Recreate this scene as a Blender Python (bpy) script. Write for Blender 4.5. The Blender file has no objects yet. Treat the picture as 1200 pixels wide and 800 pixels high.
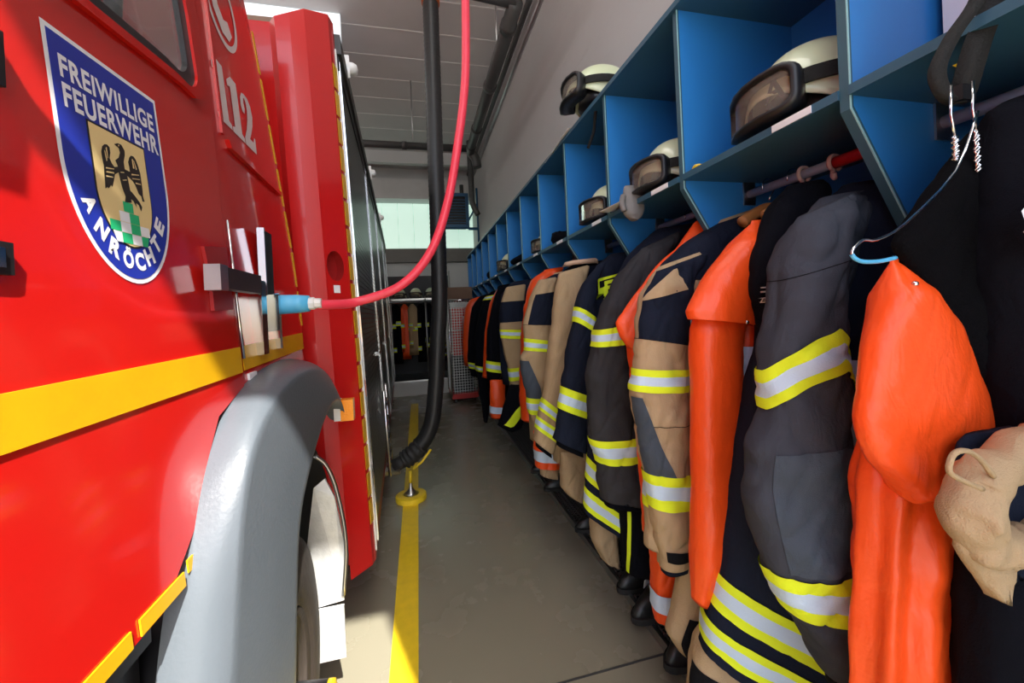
import bpy, bmesh, math, random
from mathutils import Vector, Matrix, noise
sc = bpy.context.scene
C = sc.collection
# ------------------------------------------------------------ camera
cam_d = bpy.data.cameras.new('camera'); cam = bpy.data.objects.new('camera', cam_d); C.objects.link(cam)
_r, _u, _w = [[0.971438, -0.232569, -0.047106], [0.047031, -0.00587, 0.998876], [0.232584, 0.972562, -0.005236]]
cam.matrix_world = Matrix(((_r[0], _u[0], -_w[0], 0), (_r[1], _u[1], -_w[1], 0), (_r[2], _u[2], -_w[2], 1.2), (0, 0, 0, 1)))
cam_d.sensor_width = 36; cam_d.lens = 460/1200*36; cam_d.shift_y = (368.224-400)/1200; cam_d.clip_start = .02
sc.camera = cam
# ------------------------------------------------------------ sky, sun, added fill lamps, exposure
w = bpy.data.worlds.new('sky'); sc.world = w; w.use_nodes = True
wn = w.node_tree; bg = wn.nodes['Background']
sky = wn.nodes.new('ShaderNodeTexSky'); sky.sky_type = 'NISHITA'; sky.sun_disc = False
sky.sun_elevation = math.radians(51); sky.sun_rotation = math.radians(163); sky.air_density = 1; sky.dust_density = 2.5
wn.links.new(sky.outputs[0], bg.inputs[0]); bg.inputs[1].default_value = .40
sd = bpy.data.lights.new('sun', 'SUN'); sd.energy = 11.5; sd.angle = math.radians(.6); sd.color = (1, .96, .88)
sun = bpy.data.objects.new('sun', sd); C.objects.link(sun)
sun.rotation_euler = Vector((-.189, .600, -.777)).to_track_quat('-Z', 'Y').to_euler()
for lx, ly in ((.15, .6), (-2.6, 1.0), (-2.6, 4.0)):  # unseen area lamps added under the ceiling to lift the ambient light
    ld = bpy.data.lights.new('fill_lamp', 'AREA'); ld.shape = 'RECTANGLE'; ld.size = .5; ld.size_y = 2.0; ld.energy = 16; ld.color = (1, .97, .93)
    lo = bpy.data.objects.new('fill_lamp', ld); C.objects.link(lo); lo.location = (lx, ly, 4.1)
sc.view_settings.view_transform = 'Standard'; sc.view_settings.look = 'None'
sc.view_settings.exposure = 0.28; sc.view_settings.gamma = 1; sc.view_settings.use_curve_mapping = False
R = math.radians; PI = math.pi
# ------------------------------------------------------------ materials
def mat(name, col, rough=.5, metal=0, spec=.5, var=0, vscale=8, bump=0, bscale=80, coat=0, aniso=None, wave=None):
    m = bpy.data.materials.new(name); m.use_nodes = True; nt = m.node_tree; b = nt.nodes['Principled BSDF']
    b.inputs['Base Color'].default_value = (*col, 1); b.inputs['Roughness'].default_value = rough; b.inputs['Metallic'].default_value = metal
    b.inputs['Specular IOR Level'].default_value = spec; b.inputs['Coat Weight'].default_value = coat; b.inputs['Coat Roughness'].default_value = .04
    tc = nt.nodes.new('ShaderNodeTexCoord'); L = nt.links.new
    if var:
        n = nt.nodes.new('ShaderNodeTexNoise'); n.inputs['Scale'].default_value = vscale; n.inputs['Detail'].default_value = 6; L(tc.outputs['Object'], n.inputs['Vector'])
        mx = nt.nodes.new('ShaderNodeMix'); mx.data_type = 'RGBA'; mx.blend_type = 'MIX'
        mx.inputs[6].default_value = (*[c*(1-var) for c in col], 1); mx.inputs[7].default_value = (*[min(1, c*(1+var)) for c in col], 1)
        L(n.outputs['Fac'], mx.inputs[0]); L(mx.outputs[2], b.inputs['Base Color'])
    if bump:
        n2 = nt.nodes.new('ShaderNodeTexNoise'); n2.inputs['Scale'].default_value = bscale; n2.inputs['Detail'].default_value = 4
        if aniso:
            mp = nt.nodes.new('ShaderNodeMapping'); mp.inputs['Scale'].default_value = aniso; L(tc.outputs['Object'], mp.inputs[0]); L(mp.outputs[0], n2.inputs['Vector'])
        else: L(tc.outputs['Object'], n2.inputs['Vector'])
        bp = nt.nodes.new('ShaderNodeBump'); bp.inputs['Strength'].default_value = bump; bp.inputs['Distance'].default_value = .004
        L(n2.outputs['Fac'], bp.inputs['Height']); L(bp.outputs[0], b.inputs['Normal'])
    return m
M = {
 'red': mat('red paint', (.60, .011, .008), .16, coat=.5, var=.03, vscale=3),
 'red2': mat('red paint body', (.58, .012, .012), .22, coat=.4, var=.03, vscale=3),
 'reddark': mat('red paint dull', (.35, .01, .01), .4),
 'yellowtape': mat('yellow reflective tape', (.74, .40, .005), .35, var=.14, vscale=14),
 'blue_decal': mat('blue decal', (.015, .035, .36), .3), 'white_decal': mat('white decal', (.88, .88, .9), .3),
 'cream_decal': mat('cream decal', (.86, .66, .30), .35), 'black_decal': mat('black decal', (.02, .018, .015), .4),
 'green_decal': mat('green decal', (.02, .5, .2), .4), 'grey_decal': mat('grey lettering', (.68, .62, .60), .4),
 'black': mat('black plastic', (.012, .012, .014), .4), 'rubber': mat('black rubber', (.018, .018, .018), .65, bump=.3, bscale=40),
 'tyre': mat('tyre rubber', (.028, .020, .016), .75, var=.5, vscale=20, bump=.4, bscale=60),
 'hose_black': mat('black hose', (.014, .014, .015), .45), 'pink': mat('pink hose', (.85, .05, .09), .35),
 'chrome': mat('chrome', (.75, .76, .78), .12, 1), 'steel': mat('brushed steel', (.5, .5, .5), .3, 1, var=.2, vscale=10),
 'alu': mat('galvanised plate', (.62, .63, .64), .42, .4, var=.25, vscale=25, bump=.3, bscale=50),
 'shutter': mat('shutter aluminium', (.22, .23, .22), .33, .85, var=.1, vscale=4),
 'fender': mat('grey fender plastic', (.10, .118, .138), .34, var=.10, vscale=6, bump=.12, bscale=140),
 'glass': mat('dark tinted glass', (.03, .035, .04), .05, spec=.8),
 'amber': mat('amber lens', (1.0, .34, .02), .15, bump=.5, bscale=150, coat=.5),
 'blue_plug': mat('blue plug', (.10, .48, .80), .35), 'white_plastic': mat('white plastic', (.8, .8, .78), .4),
 'wall': mat('painted wall', (.50, .475, .475), .75, var=.07, vscale=1.2, bump=.15, bscale=30),
 'wall2': mat('back wall paint', (.55, .55, .54), .8, var=.05, vscale=2),
 'ceil': mat('ceiling plank', (.60, .61, .60), .8, var=.08, vscale=2, bump=.15, bscale=20, aniso=(8, 1, 1)),
 'beam': mat('concrete beam', (.62, .62, .61), .8, var=.08), 'darkbeam': mat('dark sill panel', (.17, .16, .15), .7, var=.1),
 'pane': mat('frosted pane', (.75, .8, .78), .3), 'locker': mat('blue laminate', (.028, .22, .60), .36, var=.06, vscale=2.5),
 'lockerdark': mat('blue laminate edge', (.03, .10, .16), .4), 'edge': mat('dark edge band', (.035, .10, .14), .45), 'edgeline': mat('pale arris line', (.30, .55, .58), .45),
 'pipe': mat('dark grey pipe', (.05, .05, .05), .45, var=.2), 'orangeclip': mat('orange collar', (.5, .12, .03), .5),
 'yellowpaint': mat('yellow enamel', (.85, .60, .02), .4, var=.15, vscale=30), 'wood': mat('hanger wood', (.55, .25, .07), .45, var=.25, vscale=20, bump=.2, bscale=40, aniso=(1, 1, 8)),
 'paper': mat('paper', (.86, .86, .9), .7), 'helmet': mat('luminous helmet shell', (.70, .76, .50), .3, coat=.4, var=.04),
 'lens': mat('goggle lens', (.10, .06, .04), .06, spec=.9), 'rod': mat('zinc rod', (.36, .46, .62), .3, .15), 'redrod': mat('red sleeve on rod', (.6, .015, .02), .4), 'cream': mat('cream hook plastic', (.75, .60, .55), .45),
 'bluewire': mat('blue coated wire', (.10, .45, .75), .35), 'strap': mat('black webbing', (.005, .005, .004), .8, bump=.4, bscale=300),
 'leather_grey': mat('grey leather glove', (.19, .18, .17), .6, var=.2, vscale=20, bump=.3, bscale=90), 'box': mat('brown box', (.2, .12, .08), .8, var=.2),
 'heater': mat('blue steel frame', (.03, .12, .25), .45), 'redcrate': mat('red crate', (.45, .02, .02), .4), 'asphalt': mat('yard paving', (.45, .44, .41), .85, var=.15, vscale=3),
 'boot': mat('black boot leather', (.014, .014, .014), .35, var=.3, vscale=30), 'seatgrey': mat('grey seat cloth', (.22, .24, .24), .9), 'interior': mat('cab lining', (.06, .065, .07), .8),
 'grating': mat('dark grating', (.16, .16, .155), .45, .5),
}
def cloth_mat(name, col, rough=.9, var=.12, weave=500, bump=.35, crease=.35, sheen=.0):
    m = mat(name, col, rough, var=var, vscale=9, bump=bump, bscale=weave, spec=.1)
    nt = m.node_tree; b = nt.nodes['Principled BSDF']; L = nt.links.new
    tc = [n for n in nt.nodes if n.type == 'TEX_COORD'][0]
    n = nt.nodes.new('ShaderNodeTexNoise'); n.inputs['Scale'].default_value = 1; n.inputs['Detail'].default_value = 3; n.inputs['Distortion'].default_value = .6
    mp = nt.nodes.new('ShaderNodeMapping'); mp.inputs['Scale'].default_value = (28, 28, 14); L(tc.outputs['Object'], mp.inputs[0]); L(mp.outputs[0], n.inputs['Vector'])
    b2 = nt.nodes.new('ShaderNodeBump'); b2.inputs['Strength'].default_value = crease; b2.inputs['Distance'].default_value = .02
    L(n.outputs['Fac'], b2.inputs['Height']); old = b.inputs['Normal'].links[0].from_node; L(b2.outputs[0], old.inputs['Normal'])
    b.inputs['Sheen Weight'].default_value = sheen
    return m
CM = {
 'navy': cloth_mat('black navy cloth', (.0035, .004, .007)), 'navy2': cloth_mat('navy cloth', (.011, .015, .029)),
 'charcoal': cloth_mat('charcoal cloth', (.050, .055, .070), weave=700, var=.2), 'charcoal2': cloth_mat('dark grey cloth', (.038, .038, .042), var=.2),
 'tan': cloth_mat('tan cloth', (.45, .325, .19), bump=.5), 'tan_light': cloth_mat('beige cloth', (.66, .46, .32)),
 'orange': cloth_mat('orange leather', (.90, .085, .010), .38, var=.08, weave=160, bump=.10, crease=.22),
 'black_cord': cloth_mat('black corduroy', (.002, .002, .003), .95, bump=.6), 'patchgrey': cloth_mat('dotted grey patch', (.068, .085, .110), .6, weave=900, bump=.6),
 'black': cloth_mat('black knit', (.008, .008, .010)), 'yellow': cloth_mat('fluorescent yellow tape', (.76, .92, .03), .6, var=.04, crease=.15),
 'silver': cloth_mat('silver reflective tape', (.55, .70, .86), .4, var=.05, crease=.15), 'white': cloth_mat('white reflective tape', (.60, .74, .92), .5, var=.04, crease=.15),
}
CM['orange'].node_tree.nodes['Principled BSDF'].inputs['Specular IOR Level'].default_value = .45
M.update({('c_'+k): v for k, v in CM.items()})
def floor_mat():
    m = mat('epoxy floor', (.245, .225, .165), .24, spec=.5, var=.10, vscale=1.3); nt = m.node_tree; b = nt.nodes['Principled BSDF']; L = nt.links.new
    tc = [n for n in nt.nodes if n.type == 'TEX_COORD'][0]; n = nt.nodes.new('ShaderNodeTexNoise'); n.inputs['Scale'].default_value = 5; n.inputs['Detail'].default_value = 8
    L(tc.outputs['Object'], n.inputs['Vector']); r = nt.nodes.new('ShaderNodeMapRange'); r.inputs[3].default_value = .16; r.inputs[4].default_value = .36
    L(n.outputs['Fac'], r.inputs[0]); L(r.outputs[0], b.inputs['Roughness']); return m
M['floor'] = floor_mat()
def brick_bump(m, sx, sy):
    nt = m.node_tree; L = nt.links.new; b = nt.nodes['Principled BSDF']; tc = [n for n in nt.nodes if n.type == 'TEX_COORD'][0]
    mp = nt.nodes.new('ShaderNodeMapping'); mp.inputs['Rotation'].default_value = (PI/2, 0, PI/2)
    sp = nt.nodes.new('ShaderNodeSeparateXYZ'); cb = nt.nodes.new('ShaderNodeCombineXYZ'); L(tc.outputs['Object'], sp.inputs[0]); L(sp.outputs[1], cb.inputs[0]); L(sp.outputs[2], cb.inputs[1])
    bt = nt.nodes.new('ShaderNodeTexBrick'); bt.inputs['Scale'].default_value = 1; bt.inputs['Brick Width'].default_value = sx; bt.inputs['Row Height'].default_value = sy; bt.inputs['Mortar Size'].default_value = .006
    L(cb.outputs[0], bt.inputs['Vector']); bp = nt.nodes.new('ShaderNodeBump'); bp.invert = True; bp.inputs['Strength'].default_value = .35; bp.inputs['Distance'].default_value = .006
    L(bt.outputs['Fac'], bp.inputs['Height']); old = b.inputs['Normal'].links[0].from_node; L(bp.outputs[0], old.inputs['Normal'])
brick_bump(M['wall'], .42, .2)
pb = M['pane'].node_tree.nodes['Principled BSDF']; pb.inputs['Transmission Weight'].default_value = .0
pb.inputs['Emission Color'].default_value = (.70, 1.0, .84, 1); pb.inputs['Emission Strength'].default_value = .56   # daylight behind frosted panes
# ------------------------------------------------------------ object helpers
def link(name, me, m, parent=None, smooth=False):
    ms = m if isinstance(m, list) else [m]
    for x in ms: me.materials.append(M[x] if isinstance(x, str) else x)
    o = bpy.data.objects.new(name, me); C.objects.link(o)
    if smooth:
        for p in me.polygons: p.use_smooth = True
    if parent:
        o.parent = parent
        off = parent.matrix_basis.translation.copy()
        q = parent
        while q.parent: q = q.parent; off += q.matrix_basis.translation
        if off.length: me.transform(Matrix.Translation(-off))
    return o
def bmo(name, bm, m, parent=None, smooth=False, bevel=0):
    if bevel: bmesh.ops.bevel(bm, geom=[e for e in bm.edges if len(e.link_faces) == 2 and e.calc_face_angle(0) > .6], offset=bevel, segments=2, affect='EDGES', profile=.7, clamp_overlap=True)
    bmesh.ops.recalc_face_normals(bm, faces=bm.faces[:]); me = bpy.data.meshes.new(name); bm.to_mesh(me); bm.free(); return link(name, me, m, parent, smooth)
def tag(o, label=None, cat=None, group=None, kind=None):
    if label: o['label'] = label
    if cat: o['category'] = cat
    if group: o['group'] = group
    if kind: o['kind'] = kind
    return o
def empty(name, loc, label, cat, group=None):
    o = bpy.data.objects.new(name, None); C.objects.link(o); o.location = loc; o.empty_display_size = .05
    return tag(o, label, cat, group)
def bx(bm, x0, x1, y0, y1, z0, z1, f=None):
    vs = [bm.verts.new((x, y, z)) for x in (x0, x1) for y in (y0, y1) for z in (z0, z1)]
    if f:
        for v in vs: v.co = f(v.co)
    for q in ((0, 1, 3, 2), (4, 6, 7, 5), (0, 4, 5, 1), (2, 3, 7, 6), (0, 2, 6, 4), (1, 5, 7, 3)): bm.faces.new([vs[i] for i in q])
def box(name, b, m, parent=None, bevel=0, f=None):
    bm = bmesh.new(); bx(bm, *b, f=f); return bmo(name, bm, m, parent, bevel=bevel)
def prism(bm, pts, off):          # pts: list of 3D points of a planar polygon, extruded by off
    a = [bm.verts.new(p) for p in pts]; b = [bm.verts.new(Vector(p)+Vector(off)) for p in pts]
    bm.faces.new(a); bm.faces.new(b[::-1]); n = len(pts)
    for i in range(n): bm.faces.new((a[i], b[i], b[(i+1) % n], a[(i+1) % n]))
def catmull(pts, n):
    pts = [Vector(p) for p in pts]; out = []; N = len(pts)
    for i in range(N-1):
        p0, p1, p2, p3 = pts[max(i-1, 0)], pts[i], pts[i+1], pts[min(i+2, N-1)]
        for k in range(n):
            t = k/n; out.append(.5*((2*p1)+(p2-p0)*t+(2*p0-5*p1+4*p2-p3)*t*t+(3*p1-p0-3*p2+p3)*t**3))
    out.append(pts[-1]); return out
def tube(bm, pts, r, seg=10, caps=True, rf=None):
    pts = [Vector(p) for p in pts]; rings = []; up = None
    for i, p in enumerate(pts):
        d = (pts[min(i+1, len(pts)-1)]-pts[max(i-1, 0)]).normalized()
        if up is None: up = d.orthogonal().normalized()
        up = (up-d*up.dot(d)); up = up.normalized() if up.length > 1e-6 else d.orthogonal().normalized()
        s = d.cross(up); rr = r if rf is None else rf(i/(len(pts)-1))*r
        rings.append([bm.verts.new(p+(up*math.cos(2*PI*k/seg)+s*math.sin(2*PI*k/seg))*rr) for k in range(seg)])
    for a, b in zip(rings, rings[1:]):
        for k in range(seg): bm.faces.new((a[k], a[(k+1) % seg], b[(k+1) % seg], b[k]))
    if caps: bm.faces.new(rings[0][::-1]); bm.faces.new(rings[-1])
def tub(name, pts, r, m, parent=None, seg=10, sm=True, rf=None, n=0):
    bm = bmesh.new(); tube(bm, catmull(pts, n) if n else pts, r, seg, rf=rf); return bmo(name, bm, m, parent, smooth=sm)
def lathe(bm, prof, mtx=Matrix(), seg=32):   # prof (r, h) about local z
    rings = [[bm.verts.new(mtx @ Vector((r*math.cos(2*PI*k/seg), r*math.sin(2*PI*k/seg), h))) for k in range(seg)] for r, h in prof]
    for a, b in zip(rings, rings[1:]):
        for k in range(seg): bm.faces.new((a[k], a[(k+1) % seg], b[(k+1) % seg], b[k]))
    if prof[0][0] > 1e-4: bm.faces.new(rings[0][::-1])
    if prof[-1][0] > 1e-4: bm.faces.new(rings[-1])
    bmesh.ops.remove_doubles(bm, verts=bm.verts[:], dist=1e-5)
def fill_holes(outer, holes, tf, thick=0):   # planar region with holes; tf maps (u, v, depth) -> 3D
    bm = bmesh.new(); loops = []
    for lp in [outer]+holes:
        vs = [bm.verts.new((u, v, 0)) for u, v in lp]; loops.append([bm.edges.new((vs[i], vs[(i+1) % len(vs)])) for i in range(len(vs))])
    bmesh.ops.triangle_fill(bm, edges=bm.edges[:], use_beauty=True)
    if thick:
        g = bmesh.ops.extrude_face_region(bm, geom=bm.faces[:]); 
        for v in [x for x in g['geom'] if isinstance(x, bmesh.types.BMVert)]: v.co.z = -thick
    for v in bm.verts: v.co = tf(*v.co)
    return bm
def text_bm(txt, tf, bold=0, size=1, sp_=1.0):   # unit-normalised text outline; tf maps (u in 0..1, v in 0..1) of its own box
    cu = bpy.data.curves.new('txt', 'FONT'); cu.body = txt; cu.size = size; cu.offset = bold; cu.resolution_u = 4; cu.space_character = sp_
    o = bpy.data.objects.new('txt', cu); C.objects.link(o); dg = bpy.context.evaluated_depsgraph_get(); me = bpy.data.meshes.new_from_object(o.evaluated_get(dg))
    bpy.data.objects.remove(o); bm = bmesh.new(); bm.from_mesh(me); bpy.data.meshes.remove(me); bpy.data.curves.remove(cu)
    x0 = min(v.co.x for v in bm.verts); x1 = max(v.co.x for v in bm.verts); y0 = min(v.co.y for v in bm.verts); y1 = max(v.co.y for v in bm.verts)
    for v in bm.verts: v.co = tf((v.co.x-x0)/(x1-x0), (v.co.y-y0)/(y1-y0))
    return bm
# ------------------------------------------------------------ room shell
def struct(o): o['kind'] = 'structure'; return o
struct(box('floor', (-6, 1.24, -1.25, 8.4, -.1, 0), 'floor'))
struct(box('ground', (-30, 30, -40, -1.25, -.12, -.02), 'asphalt'))
struct(box('wall_right', (1.24, 1.5, -1.25, 8.5, 0, 4.4), 'wall'))
struct(box('wall_left', (-6.2, -6, -1.25, 8.5, 0, 4.4), 'wall2'))
bw = bmesh.new(); bx(bw, -6, 1.24, 8.4, 8.6, 0, 2.62); bx(bw, -6, 1.24, 8.4, 8.6, 3.56, 4.3); struct(bmo('wall_back', bw, 'wall2'))
struct(box('trim_1', (-6, 1.24, 8.28, 8.4, 2.32, 2.60), 'darkbeam', bevel=.01))
struct(box('trim_2', (-6, 1.24, 8.05, 8.4, 3.55, 3.95), 'beam', bevel=.01))
struct(box('trim_3', (-6, 1.24, 7.5, 7.62, 4.05, 4.27), 'ceil', bevel=.01))
fr = bmesh.new(); bx(fr, -6, 1.45, -1.45, -1.25, 4.05, 4.5); bx(fr, .80, 1.5, -1.45, -1.25, 0, 4.05); struct(bmo('wall_front', fr, 'wall2'))
ce = bmesh.new(); bx(ce, -6, 1.5, -1.3, 8.5, 4.31, 4.42); ceil = struct(bmo('ceiling', ce, 'beam'))
pm = None; y = -1.2
while y < 8.4:
    if pm is None: p = box('plank', (-6, 1.24, 0, .452, 4.27, 4.312), 'ceil', bevel=.006); pm = p
    else: p = pm.copy(); C.objects.link(p)
    p.parent = ceil; p.location = (0, y, 0)
    if y < -1: js = box('joint_strip', (-6, 1.24, -.010, .004, 4.266, 4.272), 'white_plastic'); j0 = js
    else: js = j0.copy(); C.objects.link(js)
    js.parent = ceil; js.location = (0, y, 0); y += .462
wn1 = struct(box('window_1', (-6, 1.24, 8.42, 8.44, 2.6, 3.58), 'beam'))
xs = [-3.1+i*.31 for i in range(14)]
for i, x in enumerate(xs):
    box('pane', (x+.006, x+.304, 8.40, 8.425, 2.62, 3.56), 'pane', wn1, bevel=.004)
yl = box('floor_line', (-.150, -.055, -1.25, 5.6, 0, .0015), 'yellowpaint'); yl['kind'] = 'structure'; yl.name = 'trim_4'
tj = struct(box('trim_5', (-.3, .8, 1.196, 1.204, 0, .0012), 'pipe'))
# ------------------------------------------------------------ locker row
lk = empty('locker_row', (1.02, 3.2, 0), 'long row of blue open lockers with shelves and clothes rods along the right wall', 'locker')
P0, PITCH = .568, .4683; ys = [P0+PITCH*k for k in range(-2, 13)]
prof = [(1.236, 2.085), (.80, 2.085), (.80, 1.55), (1.0, 1.23), (1.236, 1.23)]
div0 = None
for yy in ys:
    if div0 is None:
        bm = bmesh.new(); prism(bm, [(x, 0, z) for x, z in prof], (0, .018, 0)); div0 = bmo('divider', bm, 'locker'); ed = bmesh.new(); el = bmesh.new()
        e = [(.797, 2.085), (.797, 1.548), (.997, 1.228), (1.004, 1.232), (.803, 1.553), (.803, 2.085)]
        prism(ed, [(x, -.0006, z) for x, z in e], (0, .0195, 0)); ed0 = bmo('edge_band', ed, 'edge'); prism(el, [(x-.0006, 0, z) for x, z in e[:3]]+[(x+.002, 0, z+.002) for x, z in e[:3][::-1]], (0, .0022, 0)); [setattr(v, 'co', v.co+Vector((0, -.0008, 0))) for v in el.verts]; eb0 = bmo('arris_line', el, 'edgeline'); d, e2 = div0, ed0; e3 = eb0
    else:
        d = div0.copy(); C.objects.link(d); e2 = ed0.copy(); C.objects.link(e2); e3 = eb0.copy(); C.objects.link(e3)
    d.parent = lk; d.location = Vector((0, yy-.009, 0))-lk.location; e2.parent = d; e3.parent = d
box('top_board', (.785, 1.236, ys[0]-.02, ys[-1]+.02, 2.085, 2.103), 'lockerdark', lk, bevel=.001)
box('back_panel', (1.225, 1.238, ys[0], ys[-1], 1.23, 2.085), 'locker', lk)
sh0 = rod0 = None
for i, yy in enumerate(ys[:-1]):
    a, b = .0095, PITCH-.0095
    if sh0 is None:
        sh0 = box('shelf', (.792, 1.225, a, b, 1.572, 1.590), 'lockerdark', bevel=.001)
        rb = bmesh.new(); tube(rb, [(1.03, a, 1.535), (1.03, b, 1.535)], .0125, 12); rod0 = bmo('hanging_rod', rb, 'rod', smooth=True)
        fb = bmesh.new()
        bx(fb, 1.008, 1.052, b-.004, b, 1.50, 1.572)
        fl0 = bmo('rod_socket', fb, 'steel'); s, r, f = sh0, rod0, fl0
    else:
        s, r, f = sh0.copy(), rod0.copy(), fl0.copy(); [C.objects.link(q) for q in (s, r, f)]
    s.parent = lk; r.parent = lk; f.parent = r; off = Vector((0, yy, 0))-lk.location
    s.location = off; r.location = off
    if i != 3 or True:
        nt_ = box('name_tag', (.7895, .7915, yy+.06, yy+.15, 1.574, 1.589), 'paper', s, f=lambda c: c-off*0)
        nt_.data.transform(Matrix.Translation((0, 0, 0)))
# plinth trim and boot grating
gr = empty('boot_grating', (1.0, 3, 0), 'dark metal boot grating on the floor below the hanging coats', 'grating')
box('edge_trim', (.775, .79, .0, 6.2, 0, .035), 'steel', gr, bevel=.002)
box('tray', (.79, 1.23, .0, 6.2, 0, .01), 'black', gr)
gb = bmesh.new()
for i in range(20): bx(gb, .80+i*.022, .803+i*.022, 0, 6.2, .022, .032)
for i in range(270): bx(gb, .79, 1.23, i*.0229, i*.0229+.003, .022, .032)
g2 = bmo('bar_mesh', gb, 'grating', gr); g2['kind'] = 'stuff'
# ------------------------------------------------------------ cloth builder
def cloth(name, rows, parent, mats, t0=0, t1=None, a0=0, a1=1, off=0, nu=56, sub=7, seed=0, fold=0, nf=5, wr=.004, p=2.5, cap=True, fr0=.25, tri=None, tap=None):
    N = len(rows)-1; t1 = N if t1 is None else t1
    Ls = [Vector(r[:3]) for r in rows]; Rs = [Vector(r[3:6]) for r in rows]; bs = [r[6] for r in rows]; pk = [r[7] if len(r) > 7 else 0 for r in rows]
    def cr(A, t):
        i = min(int(t), N-1); f = t-i; q = [A[max(i-1, 0)], A[i], A[i+1], A[min(i+2, N)]]
        c = .5*((2*q[1])+(q[2]-q[0])*f+(2*q[0]-5*q[1]+4*q[2]-q[3])*f*f+(3*q[1]-q[0]-3*q[2]+q[3])*f**3)
        l = q[1]*(1-f)+q[2]*f; return c*.55+l*.45
    def pt(a, t, o):
        L_, R_ = cr(Ls, t), cr(Rs, t); b = bs[min(int(t), N-1)]; mid = (L_+R_)/2; e = (R_-L_)/2
        # taper the thickness towards a narrow start
        n = Vector((e.y, -e.x, 0)); n = n.normalized() if n.length > 1e-5 else Vector((0, -1, 0)); n.z = 0
        b = min(b, e.length*.85+.004)
        if t < 1: b *= .45+.55*math.sqrt(max(t, 0))
        ang = PI*(1-2*a); c, s = math.cos(ang), math.sin(ang)
        cc = math.copysign(abs(c)**(2/p), c); ss = math.copysign(abs(s)**(2/p), s)
        base = mid+e*cc+n*b*ss
        if n.y > 0: n = -n
        i_ = min(int(t), N-1); pz = pk[i_]*(1-(t-i_))+pk[i_+1]*(t-i_)
        if pz: base.z += pz*max(0, 1-((.30-a)/.30 if a < .30 else (a-.30)/.15))
        dirn = (e.normalized()*cc*.7+n*ss)
        ramp = fr0+(1-fr0)*(t/N)
        d = fold*ramp*math.sin(nf*ang+seed*1.7+1.3*math.sin(t*.6+seed))*(.6+.4*math.sin(2.3*ang+seed))
        if wr:
            q = Vector((base.x*9+seed*3.1, base.y*9, base.z*16)); d += wr*(noise.noise(q)+.5*noise.noise(q*2.3))
            k1 = noise.noise(Vector((base.x*9+seed, base.y*5, base.z*13+base.x*12))); k2 = abs(noise.noise(Vector((base.x*11-seed, base.y*7+3, base.z*11-base.x*14))))
            d += wr*(1.5*k1-1.3*math.exp(-k2*9)+.4)
        return base+dirn*(d+o)
    closed = (a1-a0) >= .999
    lo, hi = int(math.ceil(t0*sub-1e-6)), int(math.floor(t1*sub+1e-6)); tv = {round(k/sub, 5) for k in range(lo, hi+1)} | {t0, t1}
    if tri: tv |= {t0+(t1-t0)*.3, t0+(t1-t0)*.7}
    if len(tv) < 4: tv |= {t0+(t1-t0)*k/4 for k in range(5)}
    tv = sorted(tv); tv = [tv[0]]+[b_ for a_, b_ in zip(tv, tv[1:]) if b_-a_ > 1e-4]; nv = len(tv)-1
    if closed: av = [k/nu for k in range(nu)]
    elif tap: av = None
    else: av = sorted({k/nu for k in range(nu+1) if a0 < k/nu < a1} | {a0, a1})
    cu = nu if closed else (max(6, int(nu*(a1-a0)*2)+6) if tap else len(av)-1)
    vs = []; fs = []; mi = []
    for t in tv:
        f0 = (t-t0)/(t1-t0)
        if tap: av_ = [(a0+(tap[0]-a0)*f0)*(1-i/cu)+(a1+(tap[1]-a1)*f0)*i/cu for i in range(cu+1)]
        else: av_ = av
        for a_ in av_: vs.append(pt(a_, min(t, N-1e-6), off))
    W = cu if closed else cu+1
    for j in range(nv):
        for i in range(cu):
            k = (i+1) % W if closed else i+1
            fs.append((j*W+i, j*W+k, (j+1)*W+k, (j+1)*W+i)); f_ = ((tv[j]+tv[j+1])/2-t0)/(t1-t0)
            mi.append(1 if (tri and .3 < f_ < .7) else 0)
    if cap and closed and not tri and off == 0:
        for j, dz in ((0, .008), (nv, .02)):
            c0 = len(vs); cen = sum((vs[j*W+i] for i in range(W)), Vector())/W
            for i in range(W): vs.append(cen+(vs[j*W+i]-cen)*.86+Vector((0, 0, dz)))
            for i in range(W): k = (i+1) % W; fs.append((j*W+i, j*W+k, c0+k, c0+i)); mi.append(0)
            vs.append(cen+Vector((0, 0, dz))); 
            for i in range(W): fs.append((c0+i, c0+(i+1) % W, len(vs)-1)); mi.append(0)
    me = bpy.data.meshes.new(name); me.from_pydata([tuple(v) for v in vs], [], fs)
    bm = bmesh.new(); bm.from_mesh(me); bmesh.ops.recalc_face_normals(bm, faces=bm.faces[:]); bm.to_mesh(me); bm.free()
    o = link(name, me, ['c_'+m for m in mats], parent, smooth=True)
    for i, p_ in enumerate(me.polygons): p_.material_index = mi[i] if i < len(mi) else 0
    return o
LOOPS = ('far down the row', 'beyond the orange sliver', 'second from the far end', 'dull red orange', 'left of the fourth', 'far along the row', 'near the end of the row')
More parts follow.
